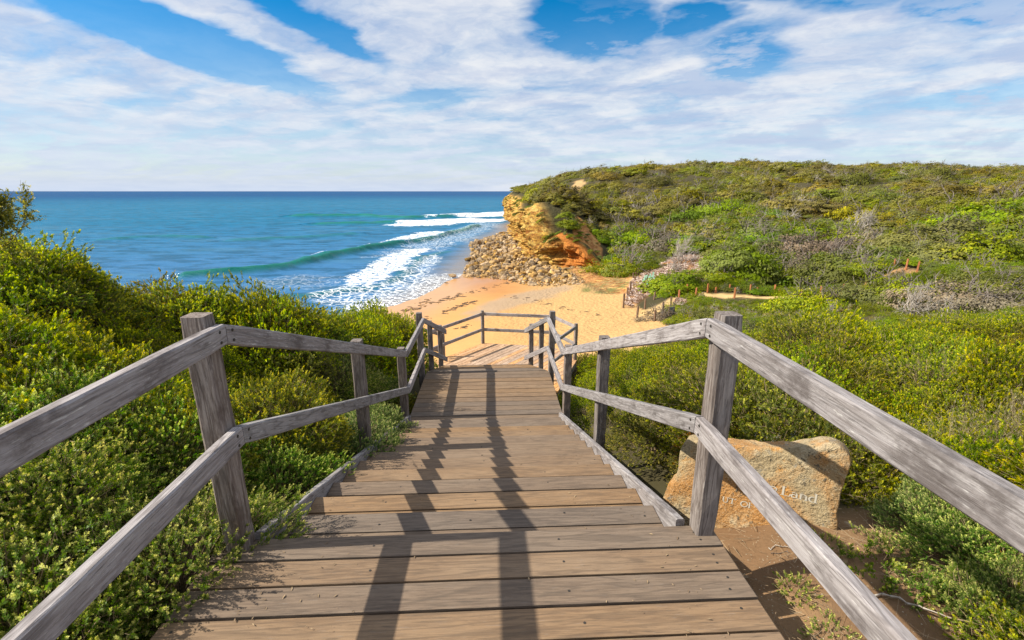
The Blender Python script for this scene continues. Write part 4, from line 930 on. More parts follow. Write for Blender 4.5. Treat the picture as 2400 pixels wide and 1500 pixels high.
def fill(x, y, smin, smax, nv, zoff=0, bumpa=0, bs=1.0, hf=None):
    m_ = zone_veg(x, y) > .5; x, y = x[m_], y[m_]; z = zg(x, y) + zoff; cs__ = cl_sd(x, y); z = np.where((y > 84) & (cs__ > 1.6) & (cs__ < 10), np.maximum(z, Fh(x, y) + .2 - 1.5*(1 - sst(y, 84, 98))), z); b = .5 + (fbm(x/bs + 3, y/bs + 3, 3)-.5)*1.25
    s = smin + (smax-smin)*np.clip((b-.3)/.4, 0, 1)*(.7 + .5*R.random(len(x))); z = z + bumpa*np.clip(b-.42, 0, 1)
    sc3 = np.stack([s, s*(.9 + .2*R.random(len(x))), s*(.85 + .4*R.random(len(x)))], 1)
    rt = np.stack([R.normal(0, .12, len(x)), R.normal(0, .12, len(x)), R.random(len(x))*6.28], 1)
    return np.stack([x, y, z], 1), R.integers(0, nv, len(x)), sc3, rt, b
def infr(x, y, m_=.12):   # generous wedge in front of the camera (a step to the side still sees it)
    a = np.arctan2(x, y); return (a > rad(-66)) & (a < rad(62))
# -- near left bank
x, y = jit(-9.5, -1.30, -1.5, 12.5, .285); k = (x < -1.72 - .046*y) & infr(x, y + 1.2) & ((x > -6.5 + 0*y) | (y < 9))
k &= ~((np.abs(x + .1 + .046*y) < 1.35))
P0, idx, s3, rt, b = fill(x[k], y[k], .70, 1.22, 3, -.10, .9, 1.2)
low = P0[:, 0] > -2.75 + .2*fbm(P0[:, 0]*2, P0[:, 1]*2, 2) - .02*P0[:, 1]
lo = low & (P0[:, 1] < 6.8); s3[lo] *= .82
ix2 = np.where(lo, idx, idx + 3)
ol = (~lo) & (fbm(P0[:, 0]*.9+40, P0[:, 1]*.9, 2) > .56); ix2[ol] = 6 + (idx[ol] % 2)
hi = (fbm(P0[:, 0]*.8+60, P0[:, 1]*.8, 2) > .60) & lo & (P0[:, 1] > 2.6); ix2[hi] = 3 + idx[hi]
mx_ = R.random(len(P0)); ix2[mx_ < .05] = 8; s3[mx_ < .05] *= (.9, .9, 1.15); br_ = (~lo) & (fbm(P0[:, 0]*1.3+10, P0[:, 1]*1.3, 2) > .56); ix2[br_] = 9 + idx[br_]
stuff('coastal_heath', 'dense green and yellow-tipped heath bank left of the steps', SALT + HEATH + OLIVE + DRYT + BRIGHT, P0, ix2, s3, rt)
# -- near right bank
x, y = jit(.9, 24, 1.2, 17.5, .31); k = (x > 1.15 - .03*y) & infr(x, y + 1) & (np.hypot(x, y) < 19) & (R.random(len(x)) < np.where(np.hypot(x, y) > 11, .75, 1))
k &= ~((y > 9.8) & (y < 15.5) & (x < 1.9))
P0, idx, s3, rt, b = fill(x[k], y[k], .72, 1.32, 3, -.10, 1.5, 1.8)
dst = segd(P0[:, 0], P0[:, 1], [(.9, 2.9), (1.85, 2.25)]); edge = P0[:, 0] + .046*P0[:, 1] - 1.0
kk_ = ~((dst < .42) | ((edge < .55) & (P0[:, 1] < 6.2) & (R.random(len(P0)) < .5)))
P0, idx, s3, rt, b = P0[kk_], idx[kk_], s3[kk_], rt[kk_], b[kk_]; edge = edge[kk_]; dst = dst[kk_]
nq = np.clip(np.minimum(edge/1.1, dst/.9), .60, 1); s3 *= nq[:, None]; P0[:, 2] = zg(P0[:, 0], P0[:, 1]) - .06 + (P0[:, 2] - zg(P0[:, 0], P0[:, 1]) + .06)*nq
pat = fbm(P0[:, 0]*.55 + 80, P0[:, 1]*.55, 3); ix2 = idx.copy(); ix2[pat > .53] = 3 + idx[pat > .53]; o2 = pat < .40; ix2[o2] = 6 + idx[o2] % 2
rr1 = R.random(len(P0)) < .03; ix2[rr1] = 8
nr = (P0[:, 0] > 2.2) & (P0[:, 1] < 2.6); ix2[nr & (R.random(len(P0)) < .35)] = 8
s3[nr] *= .78
dr_ = R.random(len(P0)) < .05; ix2[dr_] = 9; s3[dr_] *= (1, 1, 1.1)
stuff('coastal_scrub', 'bright yellow-green low scrub covering the bank right of the steps', BRIGHT + HEATH + OLIVE + REDT + DRYT, P0, ix2, s3, rt)
# -- valley floor
x, y = jit(-2, 75, 14, 64, 1.0); k = infr(x, y) & (np.hypot(x, y) > 17) & (x > 2)
P0, idx, s3, rt, b = fill(x[k], y[k], .7, 1.35, 5, -.1, .5, 5)
stuff('valley_scrub', 'low green and brown scrub in the hollow between the steps and the hill', MIDS, P0, idx, s3, rt)
# -- hillside
x, y = jit(8, 150, 58, 150, 2.0); k = infr(x, y)
P0, idx, s3, rt, b = fill(x[k], y[k], 1.3, 2.5, 6, -.3, 2.4, 9); tr = R.random(len(P0)); 
for t_ in TRK:
    kk_ = segd(P0[:, 0], P0[:, 1], t_) > 2.8; P0, idx, s3, rt, tr = P0[kk_], idx[kk_], s3[kk_], rt[kk_], tr[kk_]
rt[:, 2] = R.normal(0, .5, len(P0)); s3 *= (.75 + .7*sst(fbm(P0[:, 0]/7+9, P0[:, 1]/7, 2), .35, .65))[:, None]
hol = fbm(P0[:, 0]/4.5+50, P0[:, 1]/4.5, 3) < .60; P0, idx, s3, rt = P0[hol], idx[hol], s3[hol], rt[hol]
farm = sst(P0[:, 1] + (fbm(P0[:, 0]/12, P0[:, 1]/12, 2)-.5)*40, 88, 118); idx = np.where((idx > 3) & (R.random(len(idx)) < .6), idx-3, idx); bigm = R.random(len(s3)) < .14; s3[bigm] *= 1.55; ix2 = np.where(R.random(len(P0)) < farm, 6 + idx % 5, idx)
stuff('hillside_scrub', 'windswept coastal scrub covering the hillside behind the beach', CROWN + RIDGE, P0, ix2, s3, rt)
x, y = jit(-5, 330, 148, 340, 3.1); k = infr(x, y)
P0, idx, s3, rt, b = fill(x[k], y[k], 1.7, 3.0, 5, -1.1, 2.6, 14); cs_ = cl_sd(P0[:, 0], P0[:, 1]); s3 *= np.clip(cs_/7, .38, 1)[:, None]; P0[:, 2] += .7*(cs_ < 7); rt[:, 2] = R.normal(0, .5, len(P0))
for t_ in TRK:
    kk_ = segd(P0[:, 0], P0[:, 1], t_) > (4.4 if t_ is TRK[0] else 3.2); P0, idx, s3, rt = P0[kk_], idx[kk_], s3[kk_], rt[kk_]
rr2 = cl_sd(P0[:, 0], P0[:, 1]) < 14; s3[rr2] *= np.array([.8, .8, .5]); idx = np.where((idx > 2) & (R.random(len(idx)) < .6), idx-3, idx); bigm = R.random(len(s3)) < .12; s3[bigm] *= 1.6
stuff('headland_scrub', 'olive and brown scrub rolling up to the skyline of the headland', RIDGE, P0, idx, s3, rt)
# -- scrub hanging over the cliff edge
hm_ = (Hh > .90 + (fbm(S/6, Hh*1.2, 3) - .5)*.75) & (ht > 1.5) & (R.random(Hh.shape) < .035)
P0 = np.stack([XXf[hm_], YYf[hm_], ZZf[hm_] - .1], 1); n_ = len(P0); s_1 = .45 + .6*R.random(n_)
stuff('cliff_edge_scrub', 'dark low scrub hanging over the top edge of the cliff', CROWN[:4] + RIDGE[:3], P0, R.integers(0, 7, n_), np.stack([s_1*1.2, s_1, s_1*.6], 1), np.stack([R.normal(0, .2, n_), R.normal(-.4, .2, n_), R.normal(0, .5, n_)], 1))
# -- sparse plants on the orange slope
x, y = jit(5, 30, 74, 110, 1.3); k = (polysd(x, y, SLOPE) > .3) & (fbm(x/3, y/3, 3) > .52); x, y = x[k], y[k]; n_ = len(x); s_1 = .35 + .45*R.random(n_)
stuff('slope_scrub', 'small grey-green plants dotted over the orange slope', CROWN[:4] + RIDGE[:3], np.stack([x, y, zg(x, y)], 1), R.integers(0, 7, n_), np.stack([s_1*1.2, s_1, s_1*.6], 1), np.stack([x*0, x*0, R.normal(0, .5, n_)], 1))
# ------------------------------------------------------------ mulch mound, rubble, boulders
def hull_rock(seed, sq=.75):
    import bmesh
    r = np.random.default_rng(seed); bm = bmesh.new()
    for p in r.normal(size=(26, 3)):
        p = p/np.linalg.norm(p)*(.85 + .3*r.random()); p = np.sign(p)*np.abs(p)**.8; bm.verts.new((p[0], p[1]*.66, p[2]*sq*.85))
    res = bmesh.ops.convex_hull(bm, input=bm.verts[:]); 
    for v_ in [v_ for v_ in bm.verts if not v_.link_faces]: bm.verts.remove(v_)
    bmesh.ops.bevel(bm, geom=bm.edges[:], offset=.05, segments=1, affect='EDGES')
    me = bpy.data.meshes.new('boulder'); bm.to_mesh(me); bm.free(); me.materials.append(MAT['boulder']); return me
ROCK = [hull_rock(200+i, .6 + .06*i) for i in range(7)]
RP = [(1102, 575), (1150, 556), (1196, 548), (1212, 590), (1250, 612), (1290, 628), (1330, 645), (1352, 662), (1310, 668), (1255, 668), (1200, 655), (1150, 650), (1100, 648), (1108, 620), (1112, 598)]
RPW = [hit(*q, t0=30)[:2] for q in RP]
x, y = jit(-12, 20, 66, 165, .72); k = (polysd(x, y, RPW) > -.4) & (cl_sd(x, y) < np.where(x > 6, 3.5, 1.0)) & (R.random(len(x)) < .92); x, y = x[k], y[k]
s = .16 + .85*R.random(len(x))**4 + .25*np.exp(-np.abs(cl_sd(x, y))/4)*R.random(len(x)); far_ = np.hypot(x, y); pile = np.exp(-np.clip(-cl_sd(x, y), 0, 50)/4.5)*1.1
z = zg(x, y) + pile*(.5+.5*R.random(len(x))) + s*.1
o_ = np.argsort(-s/far_); top_ = o_[:300]; rest = o_[300:]
for i, j in enumerate(top_):
    b_ = bpy.data.objects.new('boulder', ROCK[int(R.integers(7))]); col.objects.link(b_); b_.location = (x[j], y[j], z[j]); b_.scale = (s[j], s[j], s[j]*.8)
    b_.rotation_euler = (R.normal(0, .35), R.normal(0, .35), R.random()*6.28); tag(b_, 'tan sandstone boulder in the fallen rubble at the foot of the cliff', 'boulder', 'boulders fallen below the cliff')
# core of the talus so the pile has no holes
stuff('rubble', 'small tan sandstone rubble between the boulders below the cliff', ROCK, np.stack([x[rest], y[rest], z[rest]], 1), R.integers(0, 7, len(rest)), np.stack([s[rest]]*3, 1), np.stack([R.normal(0, .4, len(rest)), R.normal(0, .4, len(rest)), R.random(len(rest))*6.28], 1), 'rubble')
x2, y2 = jit(-12, 20, 66, 165, .5); k = (polysd(x2, y2, RPW) > -1.2); x2, y2 = x2[k], y2[k]; p2 = np.exp(-np.clip(-cl_sd(x2, y2), 0, 50)/4.5)*1.1; s2 = .1 + .2*R.random(len(x2))
stuff('scree', 'fine broken stone filling the rubble slope under the cliff', ROCK, np.stack([x2, y2, zg(x2, y2) + p2*.55*R.random(len(x2))], 1), R.integers(0, 7, len(x2)), np.stack([s2]*3, 1), np.stack([x2*0, x2*0, x2*9], 1), 'scree')
for (px_, py_, ss_, lab) in [(1108, 574, 1.0, 'dark square sea rock, left one of the pair standing off the rubble'), (1119, 575, 1.25, 'tall square sea rock, right one of the pair standing off the rubble'), (1140, 562, .9, 'dark rock at the seaward tip of the rubble'), (1097, 611, .9, 'low dark rock in the wash left of the rubble'), (1060, 650, .95, 'low dark rock at the top of the waterline on the sand'), (1046, 664, .3, 'very small stone on the wet sand by the waterline'), (1246, 603, 1.0, 'rounded brown boulder high in the rubble near the yellow wall')]:
    h_ = atz(px_, py_, SEA + .1) if px_ < 1150 else hit(px_, py_, t0=30)
    b_ = bpy.data.objects.new('rock', ROCK[int(R.integers(7))]); col.objects.link(b_); b_.location = (h_[0], h_[1], h_[2] + ss_*.35); b_.scale = (ss_, ss_, ss_*(1.25 if 'square' in lab else .6)); b_.rotation_euler[2] = R.random()*6; tag(b_, lab, 'rock')
for (px0, py0, px1, py1, n_) in [(1310, 625, 1385, 632, 26), (1340, 655, 1360, 668, 14)]:
    for i in range(n_):
        h_ = hit(R.uniform(px0, px1), R.uniform(py0, py1), t0=30); ss_ = .15 + .3*R.random(); b_ = bpy.data.objects.new('boulder', ROCK[int(R.integers(7))]); col.objects.link(b_); b_.location = (h_[0], h_[1], h_[2]); b_.scale = (ss_,)*3
        tag(b_, 'small pale stone scattered at the bottom of the orange slope', 'stone', 'pale stones along the orange slope')
# mulch of pale dead branches and cut sticks on the dune
def mulch(name, label, poly, n):
    xs_ = np.array([q[0] for q in poly]); ys_ = np.array([q[1] for q in poly]); x = R.uniform(xs_.min(), xs_.max(), n); y = R.uniform(ys_.min(), ys_.max(), n); k = polysd(x, y, poly) > 0; x, y = x[k], y[k]
    b = fbm(x*1.3, y*1.3, 3); k = R.random(len(x)) < sst(b, .34, .5); x, y, b = x[k], y[k], b[k]
    P0 = np.stack([x, y, zg(x, y) + .05 + .35*b*R.random(len(x))], 1); D = unit(R.normal(size=(len(x), 3))*(1, 1, .7)); L = .12 + .28*R.random(len(x))
    v, f = stems(P0 - D*L[:, None]/2, P0 + D*L[:, None]/2, np.full((len(x), 1), .035)); r_ = np.repeat(np.clip(.55*R.random(len(x)) + sst(fbm(x*3, y*3, 3), .42, .62)*.6, 0, 1), 6)
    tag(link(name, npmesh(name, v, f, [MAT['mulch']], {'r': r_})), label, 'mulch', kind='stuff')
mulch('mulch', 'pale pinkish litter of dead branches spread over the dune behind the posts', MOUND, 60000)
mulch('mulch', 'small patch of pale branch litter beside the grey board', MOUND2, 9000)
# ------------------------------------------------------------ posts, signs, guards along the sandy track
def pole(px_, py_, hp, mat, w_, lab, grp, cat='post'):
    h_ = hit(px_, py_, t0=20); zc_ = h_[1]*math.cos(PITCH) + (EYE-h_[2])*math.sin(PITCH); hm = hp/F*zc_*1.03
    T = Tim(); T.beam((0, 0, -.4), (0, 0, hm), (1, 0, 0), w_, w_, up=(0, 1, 0), ch=.02, wob=.006)
    T.beam((0, 0, hm), (0, 0, hm+.03), (1, 0, 0), w_*.7, w_*.7, up=(0, 1, 0), ch=.01)
    o = link('fence_post', npmesh('fence_post', np.concatenate(T.V), T.F, [MAT[mat]]), None, tuple(h_)); o.rotation_euler = (R.normal(0, .03), R.normal(0, .03), R.random()); tag(o, lab, cat, grp); return h_, hm
G1 = 'wooden posts lining the sandy track'
ends_l, ends_r = [], []
ORD = ['first', 'second', 'third', 'fourth', 'fifth', 'sixth', 'seventh', 'eighth']
for n_, q in enumerate([(1563, 686.5, 20), (1610, 688, 21), (1658, 687, 21), (1677, 687, 13), (1709, 683, 15), (1758, 688, 20), (1774, 688, 13), (1825, 692, 14)]):
    ends_l.append(pole(*q, 'orange_post', .17, 'orange-brown post, %s from the dune along the far side of the sandy track' % ORD[n_], G1))
for n_, q in enumerate([(1591, 701, 21), (1630, 697, 22), (1721, 699, 24), (1814, 692, 24), (1876, 694, 17), (1923, 689, 17), (1975, 689, 22), (2028, 677, 15)]):
    ends_r.append(pole(*q, 'orange_post', .19, 'orange-brown post, %s from the beach along the near side of the sandy track' % ORD[n_], G1))
for n_, q in enumerate([(2097, 620, 12), (2123, 632, 24), (2148, 641, 26)]): pole(*q, 'orange_post', .16, 'reddish post, %s from the left where the track turns uphill into the scrub' % ORD[n_], G1)
for n_, q in enumerate([(1493, 745, 27), (1511, 725, 23), (1533, 703, 18), (1549, 689, 18)]): pole(*q, 'brown_post', .17, 'dark post, %s from the sand on the left of the track mouth' % ORD[n_], G1)
for n_, q in enumerate([(1534, 753, 26), (1554, 734, 25), (1572, 720, 24)]): pole(*q, 'brown_post', .16, 'dark post, %s from the sand on the right of the track mouth' % ORD[n_], G1)
for n_, q in enumerate([(1461, 722, 33), (1470, 695, 20), (1477, 686, 26), (1484, 654, 14), (1490, 648, 14), (1495, 645, 16)]): pole(*q, 'brown_post', .17, 'dark post, %s from the steps at the beach edge of the littered dune' % ORD[n_], 'wooden posts between beach and dune')
h_ = hit(1573, 740, t0=20); b = tag(empty('notice_board', tuple(h_)), 'grey board on short posts at the end of the sandy track', 'sign')
T = Tim(); T.beam((-.33, 0, .48), (.33, 0, .48), (0, 1, 0), .05, .78, ch=.008); link('panel', npmesh('panel', np.concatenate(T.V), T.F, [MAT['grey_board']]), b)
for sx in (-.36, .36): T = Tim(); T.beam((sx, 0, -.3), (sx, 0, .95), (1, 0, 0), .07, .07, up=(0, 1, 0)); link('post', npmesh('post', np.concatenate(T.V), T.F, [MAT['brown_post']]), b)
b.rotation_euler[2] = .5
h_ = hit(1377, 619, t0=30); b = tag(empty('warning_sign', tuple(h_)), 'small white sign on a stake on the orange slope under the scrub', 'sign')
T = Tim(); T.beam((-.33, 0, .75), (.33, 0, .75), (0, 1, 0), .04, .95, ch=.01); link('panel', npmesh('panel', np.concatenate(T.V), T.F, [MAT['white_paint']]), b)
T = Tim(); T.beam((0, .05, -.3), (0, .05, 1.2), (1, 0, 0), .06, .05, up=(0, 1, 0)); link('stake', npmesh('stake', np.concatenate(T.V), T.F, [MAT['brown_post']]), b)
b.rotation_euler[2] = -.3
for (zx, zy) in [(565, 690), (600, 630), (625, 620), (635, 710), (680, 600), (690, 640), (710, 620), (725, 575), (745, 660), (675, 735), (695, 710), (735, 735), (585, 665), (655, 640)]:
    h_ = hit(1420 + zx/6.522, 560 + zy/6.522, t0=25); a = np.linspace(0, 2*math.pi, 4)[:3] + R.random(); V = []; 
    tn = R.normal(0, .06, 2)
    for zz_ in (-.05, .62):
        for q in a: V.append((math.cos(q)*.14 + tn[0]*zz_, math.sin(q)*.14 + tn[1]*zz_, zz_))
    for zz_ in (-.05, .62):
        for q in a: V.append((math.cos(q)*.128 + tn[0]*zz_, math.sin(q)*.128 + tn[1]*zz_, zz_))
    Fs = [[j, (j+1) % 3, 3+(j+1) % 3, 3+j] for j in range(3)] + [[6+j, 9+j, 9+(j+1) % 3, 6+(j+1) % 3] for j in range(3)] + [[3+j, 3+(j+1) % 3, 9+(j+1) % 3, 9+j] for j in range(3)]
    tag(link('tree_guard', npmesh('tree_guard', V, Fs, [MAT['tree_guard']]), None, tuple(h_)), 'pale green plastic sleeve around a seedling on the littered dune', 'tree guard', 'green plant sleeves on the dune')
# ------------------------------------------------------------ trees
USED = {}
def place(kind, px_, py_, wpx):
    row = next(t for lim, t in ((460, 'high up near the skyline'), (520, 'on the upper hillside'), (570, 'halfway up the hill'), (620, 'on the lower hillside'), (676, 'just above the track'), (9999, 'in the near hollow')) if py_ < lim)
    cl_ = next(t for lim, t in ((1400, 'over the cliff'), (1480, 'next to the orange slope'), (1580, 'left behind the littered dune'), (1680, 'behind the littered dune'), (1780, 'right of the littered dune'), (1900, 'over the middle track posts'), (2020, 'over the right track posts'), (2150, 'by the uphill turn of the track'), (2250, 'right of the uphill turn'), (2330, 'near the right edge'), (9999, 'at the right edge')) if px_ < lim)
    lab = kind + ' ' + row + ', ' + cl_
    for pre in ('smaller ', 'smallest ', 'tiniest '):
        if lab in USED: lab = pre + lab.replace('smaller ', '').replace('smallest ', '')
    USED[lab] = wpx; return lab
def tree(px_, py_, wpx, kind, lab, cat='tree', grp=None, hpx=None, rz=None, sink=.08):
    h_ = hit(px_, py_, t0=14); zc_ = h_[1]*math.cos(PITCH) + (EYE-h_[2])*math.sin(PITCH); s = wpx/F*zc_/2
    if lab.startswith('~'): lab = place(lab[1:], px_, py_, wpx)
    e = tag(empty(kind, (h_[0], h_[1], h_[2] - sink*s)), lab, cat, grp); e.scale = (s, s*.9, s*(1.15 if hpx is None else hpx/wpx*1.6)); e.rotation_euler[2] = R.normal(0, .3) if rz is None else rz
    return e
CR = {m_: [crown('crown', m_, n_, 1.0, .50, lf_, 300+i, .45, 0, 'bark', .35, branches=False, clump=30) for i in range(3)] for m_, n_, lf_ in (('bright_leaf', 6500, .055), ('hill_leaf', 6500, .055), ('ridge_leaf', 5000, .06), ('dry_leaf', 4200, .06))}
def trunkmesh(seed, mat, wd, n=5, lean=.35, lv=2):
    a, b, w_ = branchy(n, 1.0, .6, seed, wd, lv, (lean, -.05)); v, f = stems(a, b, w_); return npmesh('trunk', v, f, [MAT[mat]], {'r': np.full(len(v), .5)})
TRK_ = [trunkmesh(400+i, 'bark', .035) for i in range(3)]; DEAD = [trunkmesh(420+i, 'bleached_branch', .03, 6, .55, 3) for i in range(4)]
def live(px_, py_, wpx, leafm, lab, grp=None, **k):
    e = tree(px_, py_, wpx, 'tea_tree', lab, 'tree', grp, **k); i = int(R.integers(3)); link('crown', CR[leafm][i], e); link('trunk', TRK_[i], e); return e
LABG = {'bright_leaf': ('~bright green tree', 'bright green trees low on the hill'), 'hill_leaf': ('~mid-green tree', 'mid-green trees on the hill'), 'ridge_leaf': ('~olive tree', 'olive trees on the hill'), 'dry_leaf': ('~brown dry tree', 'brown dry trees in the scrub')}
for (a_, b_, c_, m_) in [(1475, 575, 150, 'bright_leaf'), (1500, 560, 130, 'hill_leaf'), (1440, 545, 110, 'hill_leaf'), (1690, 510, 150, 'hill_leaf'), (1620, 515, 110, 'hill_leaf'), (1745, 515, 120, 'hill_leaf'), (1560, 500, 130, 'ridge_leaf'), (1480, 520, 90, 'dry_leaf'),
        (1400, 505, 120, 'ridge_leaf'), (1410, 470, 80, 'ridge_leaf'), (1462, 640, 150, 'bright_leaf'), (1500, 640-10, 100, 'hill_leaf'), (1540, 590, 150, 'dry_leaf'), (1600, 585, 120, 'bright_leaf'), (1690, 590, 130, 'bright_leaf'), (1760, 575, 150, 'bright_leaf'), (1640, 570, 120, 'hill_leaf'),
        (1740, 640, 170, 'bright_leaf'), (1680, 660-8, 90, 'bright_leaf'), (1820, 665, 170, 'bright_leaf'), (1900, 640, 150, 'dry_leaf'), (1980, 650, 190, 'hill_leaf'), (2050, 640, 120, 'bright_leaf'), (1850, 600, 160, 'dry_leaf'), (1920, 590, 150, 'dry_leaf'), (1980, 570, 120, 'bright_leaf'), (1870, 560, 130, 'bright_leaf'),
        (2060, 580, 140, 'dry_leaf'), (2120, 590, 120, 'hill_leaf'), (2180, 600, 150, 'hill_leaf'), (2240, 600, 150, 'ridge_leaf'), (2330, 610, 160, 'ridge_leaf'), (2280, 560, 190, 'hill_leaf'), (2200, 550, 130, 'bright_leaf'), (2380, 560, 120, 'hill_leaf'), (2130, 530, 120, 'ridge_leaf'), (2020, 520, 130, 'ridge_leaf'),
        (1940, 505, 120, 'ridge_leaf'), (1830, 500, 110, 'dry_leaf'), (2240, 500, 150, 'ridge_leaf'), (2360, 490, 140, 'ridge_leaf'), (2290, 640, 110, 'bright_leaf'), (2370, 665, 120, 'hill_leaf'), (2210, 720, 200, 'dry_leaf'), (2350, 735, 190, 'dry_leaf'), (2300, 690, 170, 'hill_leaf'), (2060, 700, 180, 'hill_leaf'), (1900, 720, 170, 'hill_leaf'), (2140, 690, 140, 'bright_leaf'),
        (1530, 565, 90, 'hill_leaf'), (1800, 520, 100, 'hill_leaf'), (1470, 480, 90, 'ridge_leaf'), (1650, 450, 90, 'ridge_leaf'), (1800, 440, 90, 'ridge_leaf'), (2000, 430, 100, 'ridge_leaf'), (2180, 420, 110, 'ridge_leaf'), (1540, 430, 70, 'ridge_leaf'), (1420, 420, 60, 'ridge_leaf'), (1300, 450, 60, 'hill_leaf'), (1315, 500, 50, 'hill_leaf')]:
    live(a_, b_, c_, m_, *LABG[m_])
live(1590, 728, 66, 'bright_leaf', 'small bright green bush beside the grey board', sink=.1); live(1545, 745, 90, 'dry_leaf', 'grey-brown twiggy bush in front of the track entrance', sink=.2)
live(1610, 752, 80, 'bright_leaf', 'green bush on the slope right of the grey board', sink=.2)
for (a_, b_, c_, lab) in [(1606, 383, 26, 'lone dark tree standing up from the skyline left of centre'), (1585, 383, 14, 'tiny tree on the skyline just left of the lone dark tree'), (1928, 384, 46, 'windswept tree with bare limbs on the skyline'), (2030, 386, 40, 'round-topped tree on the skyline right of the windswept one'), (1350, 392, 34, 'olive tree where the headland skyline starts to level out')]:
    live(a_, b_ + 4, c_, 'ridge_leaf', lab, sink=-.5)
for (a_, b_, c_, lab, r_) in [(1592, 620, 110, 'dead bleached tree with an arched white limb above the littered dune', 0), (1470, 600, 60, 'thin dead branch standing in green scrub right of the orange slope', 0), (1500, 505, 110, 'row of bare grey trunks under a green canopy', .2), (1840, 530, 100, 'fan of bare bleached branches in the middle of the hillside', 0), (1760, 545, 50, 'two pale crooked trunks beneath a green crown', .3), (2000, 540, 110, 'bleached dead tree on the hillside above the track turn', 0), (2050, 570, 90, 'leaning dead tree just above the track turn', 0), (2130, 740, 130, 'dead grey tree with tangled bare limbs in the near hollow', 0), (2215, 745, 90, 'thick pale trunk leaning over in the near hollow', .8), (1945, 735, 50, 'short bleached branch sticking out of the near hollow scrub', 0), (2300, 590, 100, 'bare grey branches on the right-hand hillside', 0), (1290, 432, 30, 'thin dead tree low on the headland', 0), (2390, 590, 60, 'pale dead branches at the right edge of the hillside', 0), (1575, 640, 60, 'fallen dead limbs in shade beside the littered dune', 1.0)]:
    e = tree(a_, b_, c_, 'dead_tree', lab, 'dead tree', rz=r_, sink=.05); link('branches', DEAD[int(R.integers(4))], e)
# log
h_ = hit(1655, 742, t0=18); T = Tim(); T.beam((-.75, .5, .12), (.75, -.5, .05), (.5, .75, 0), .17, .15, ch=.04, wob=.02); o = link('log', npmesh('log', np.concatenate(T.V), T.F, [MAT['pale_wood']]), None, tuple(h_)); tag(o, 'pale weathered log lying in the scrub behind the right railing', 'log')
# ------------------------------------------------------------ shrubs one can tell apart near the boardwalk
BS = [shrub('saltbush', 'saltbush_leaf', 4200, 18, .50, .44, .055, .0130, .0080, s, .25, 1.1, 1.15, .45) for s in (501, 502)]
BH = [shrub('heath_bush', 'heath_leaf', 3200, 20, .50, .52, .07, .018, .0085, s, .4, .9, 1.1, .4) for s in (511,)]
def bush(name, me, x_, y_, z_, s, lab, rz=0, cat='shrub', sc3=None):
    o = link(name, me, None, (x_, y_, z_), rz); o.scale = (s*sc3[0], s*sc3[1], s*sc3[2]) if sc3 else (s,)*3; return tag(o, lab, cat)
bush('saltbush', BS[0], -1.58, 1.80, -.20, .98, 'pale-tipped green saltbush spilling over the deck edge at the foot of the tilted left post', .3)
bush('saltbush', BS[1], -1.82, 1.34, -.20, .92, 'green saltbush reaching onto the front boards at the lower left', 2.0)
bush('saltbush', BS[0], -1.95, .85, -.22, .75, 'yellow-green saltbush in the bottom left corner below the lower rail', 4.0)
bush('saltbush', BS[1], -1.74, 3.0, -.62, .95, 'grey-green saltbush leaning on the left side of the steps', 1.0)
bush('saltbush', BS[0], -1.56, 3.95, -1.0, 1.12, 'grey-green saltbush drooping over the treads halfway down on the left', 2.6, sc3=(1.15, 1, .95))
bush('saltbush', BS[1], -1.66, 4.85, -1.25, 1.1, 'grey-green saltbush beside the lowest treads of the top flight', 5.0)
bush('heath_bush', BH[0], -2.0, 3.6, -.45, 1.1, 'light green upright bush behind the second left post', .5)
bush('heath_bush', BH[0], -1.75, 6.5, -1.75, .8, 'dark twiggy bush against the left rail of the middle landing', 1.5)
bush('heath_bush', BH[0], 1.75, 3.05, -.62, .75, 'bright green bush left of the inscribed stone', 2.5)
bush('heath_bush', BH[0], 1.38, 4.9, -1.45, .7, 'dark green bush against the right stringer', 3.5)
bush('heath_bush', BH[0], 2.35, 3.4, -.50, .8, 'spiky bright green bush directly behind the inscribed stone', 4.5)
bush('silver_bush', SILV[0], 1.95, 3.0, -.42, 1.0, 'silvery grey low bush peeping over the top of the stone')
SEED = [shrub('seedling', 'saltbush_leaf', 130, 14, .16, .15, .045, .014, .0085, s, .5, 1.0, 1.1, .5) for s in (601, 602, 603)]
def ong(px_, py_): return hit(px_, py_, t0=1.2, t1=30)
for (a_, b_, s_, lab) in [(1935, 1290, .22, 'little green tuft at the right foot of the stone'), (1872, 1390, .22, 'single green seedling between the lower rail and the deck'), (2065, 1345, .36, 'low green tuft on the bare soil, nearer of two'), (2085, 1300, .30, 'low green tuft on the bare soil, farther of two'), (1950, 1500, .22, 'green sprig at the bottom edge of the photo under the rail'), (2200, 1260, .55, 'pale green saltbush where the soil meets the scrub'), (2330, 1330, .7, 'large pale-tipped saltbush at the right edge of the frame'), (2160, 1400, .3, 'small tuft in front of the large right-hand saltbush'), (2380, 1450, .5, 'saltbush in the bottom right corner'), (2280, 1440, .42, 'saltbush beside the fallen branch at the lower right')]:
    h_ = ong(a_, b_); bush('saltbush', SEED[int(R.integers(3))] if s_ < .5 else BS[int(R.integers(2))], h_[0], h_[1], h_[2] - .02, s_*3.0 if s_ < .5 else s_*1.1, lab, R.random()*6)
bush('red_bush', REDT[0], *(ong(2280, 1240) - (0, 0, .05)), 1.0, 'orange and red tinged low bush under the upper right rail')
bush('red_bush', REDT[0], *(ong(2390, 1390) - (0, 0, .02)), .8, 'orange-leaved ground bush at the far right edge')
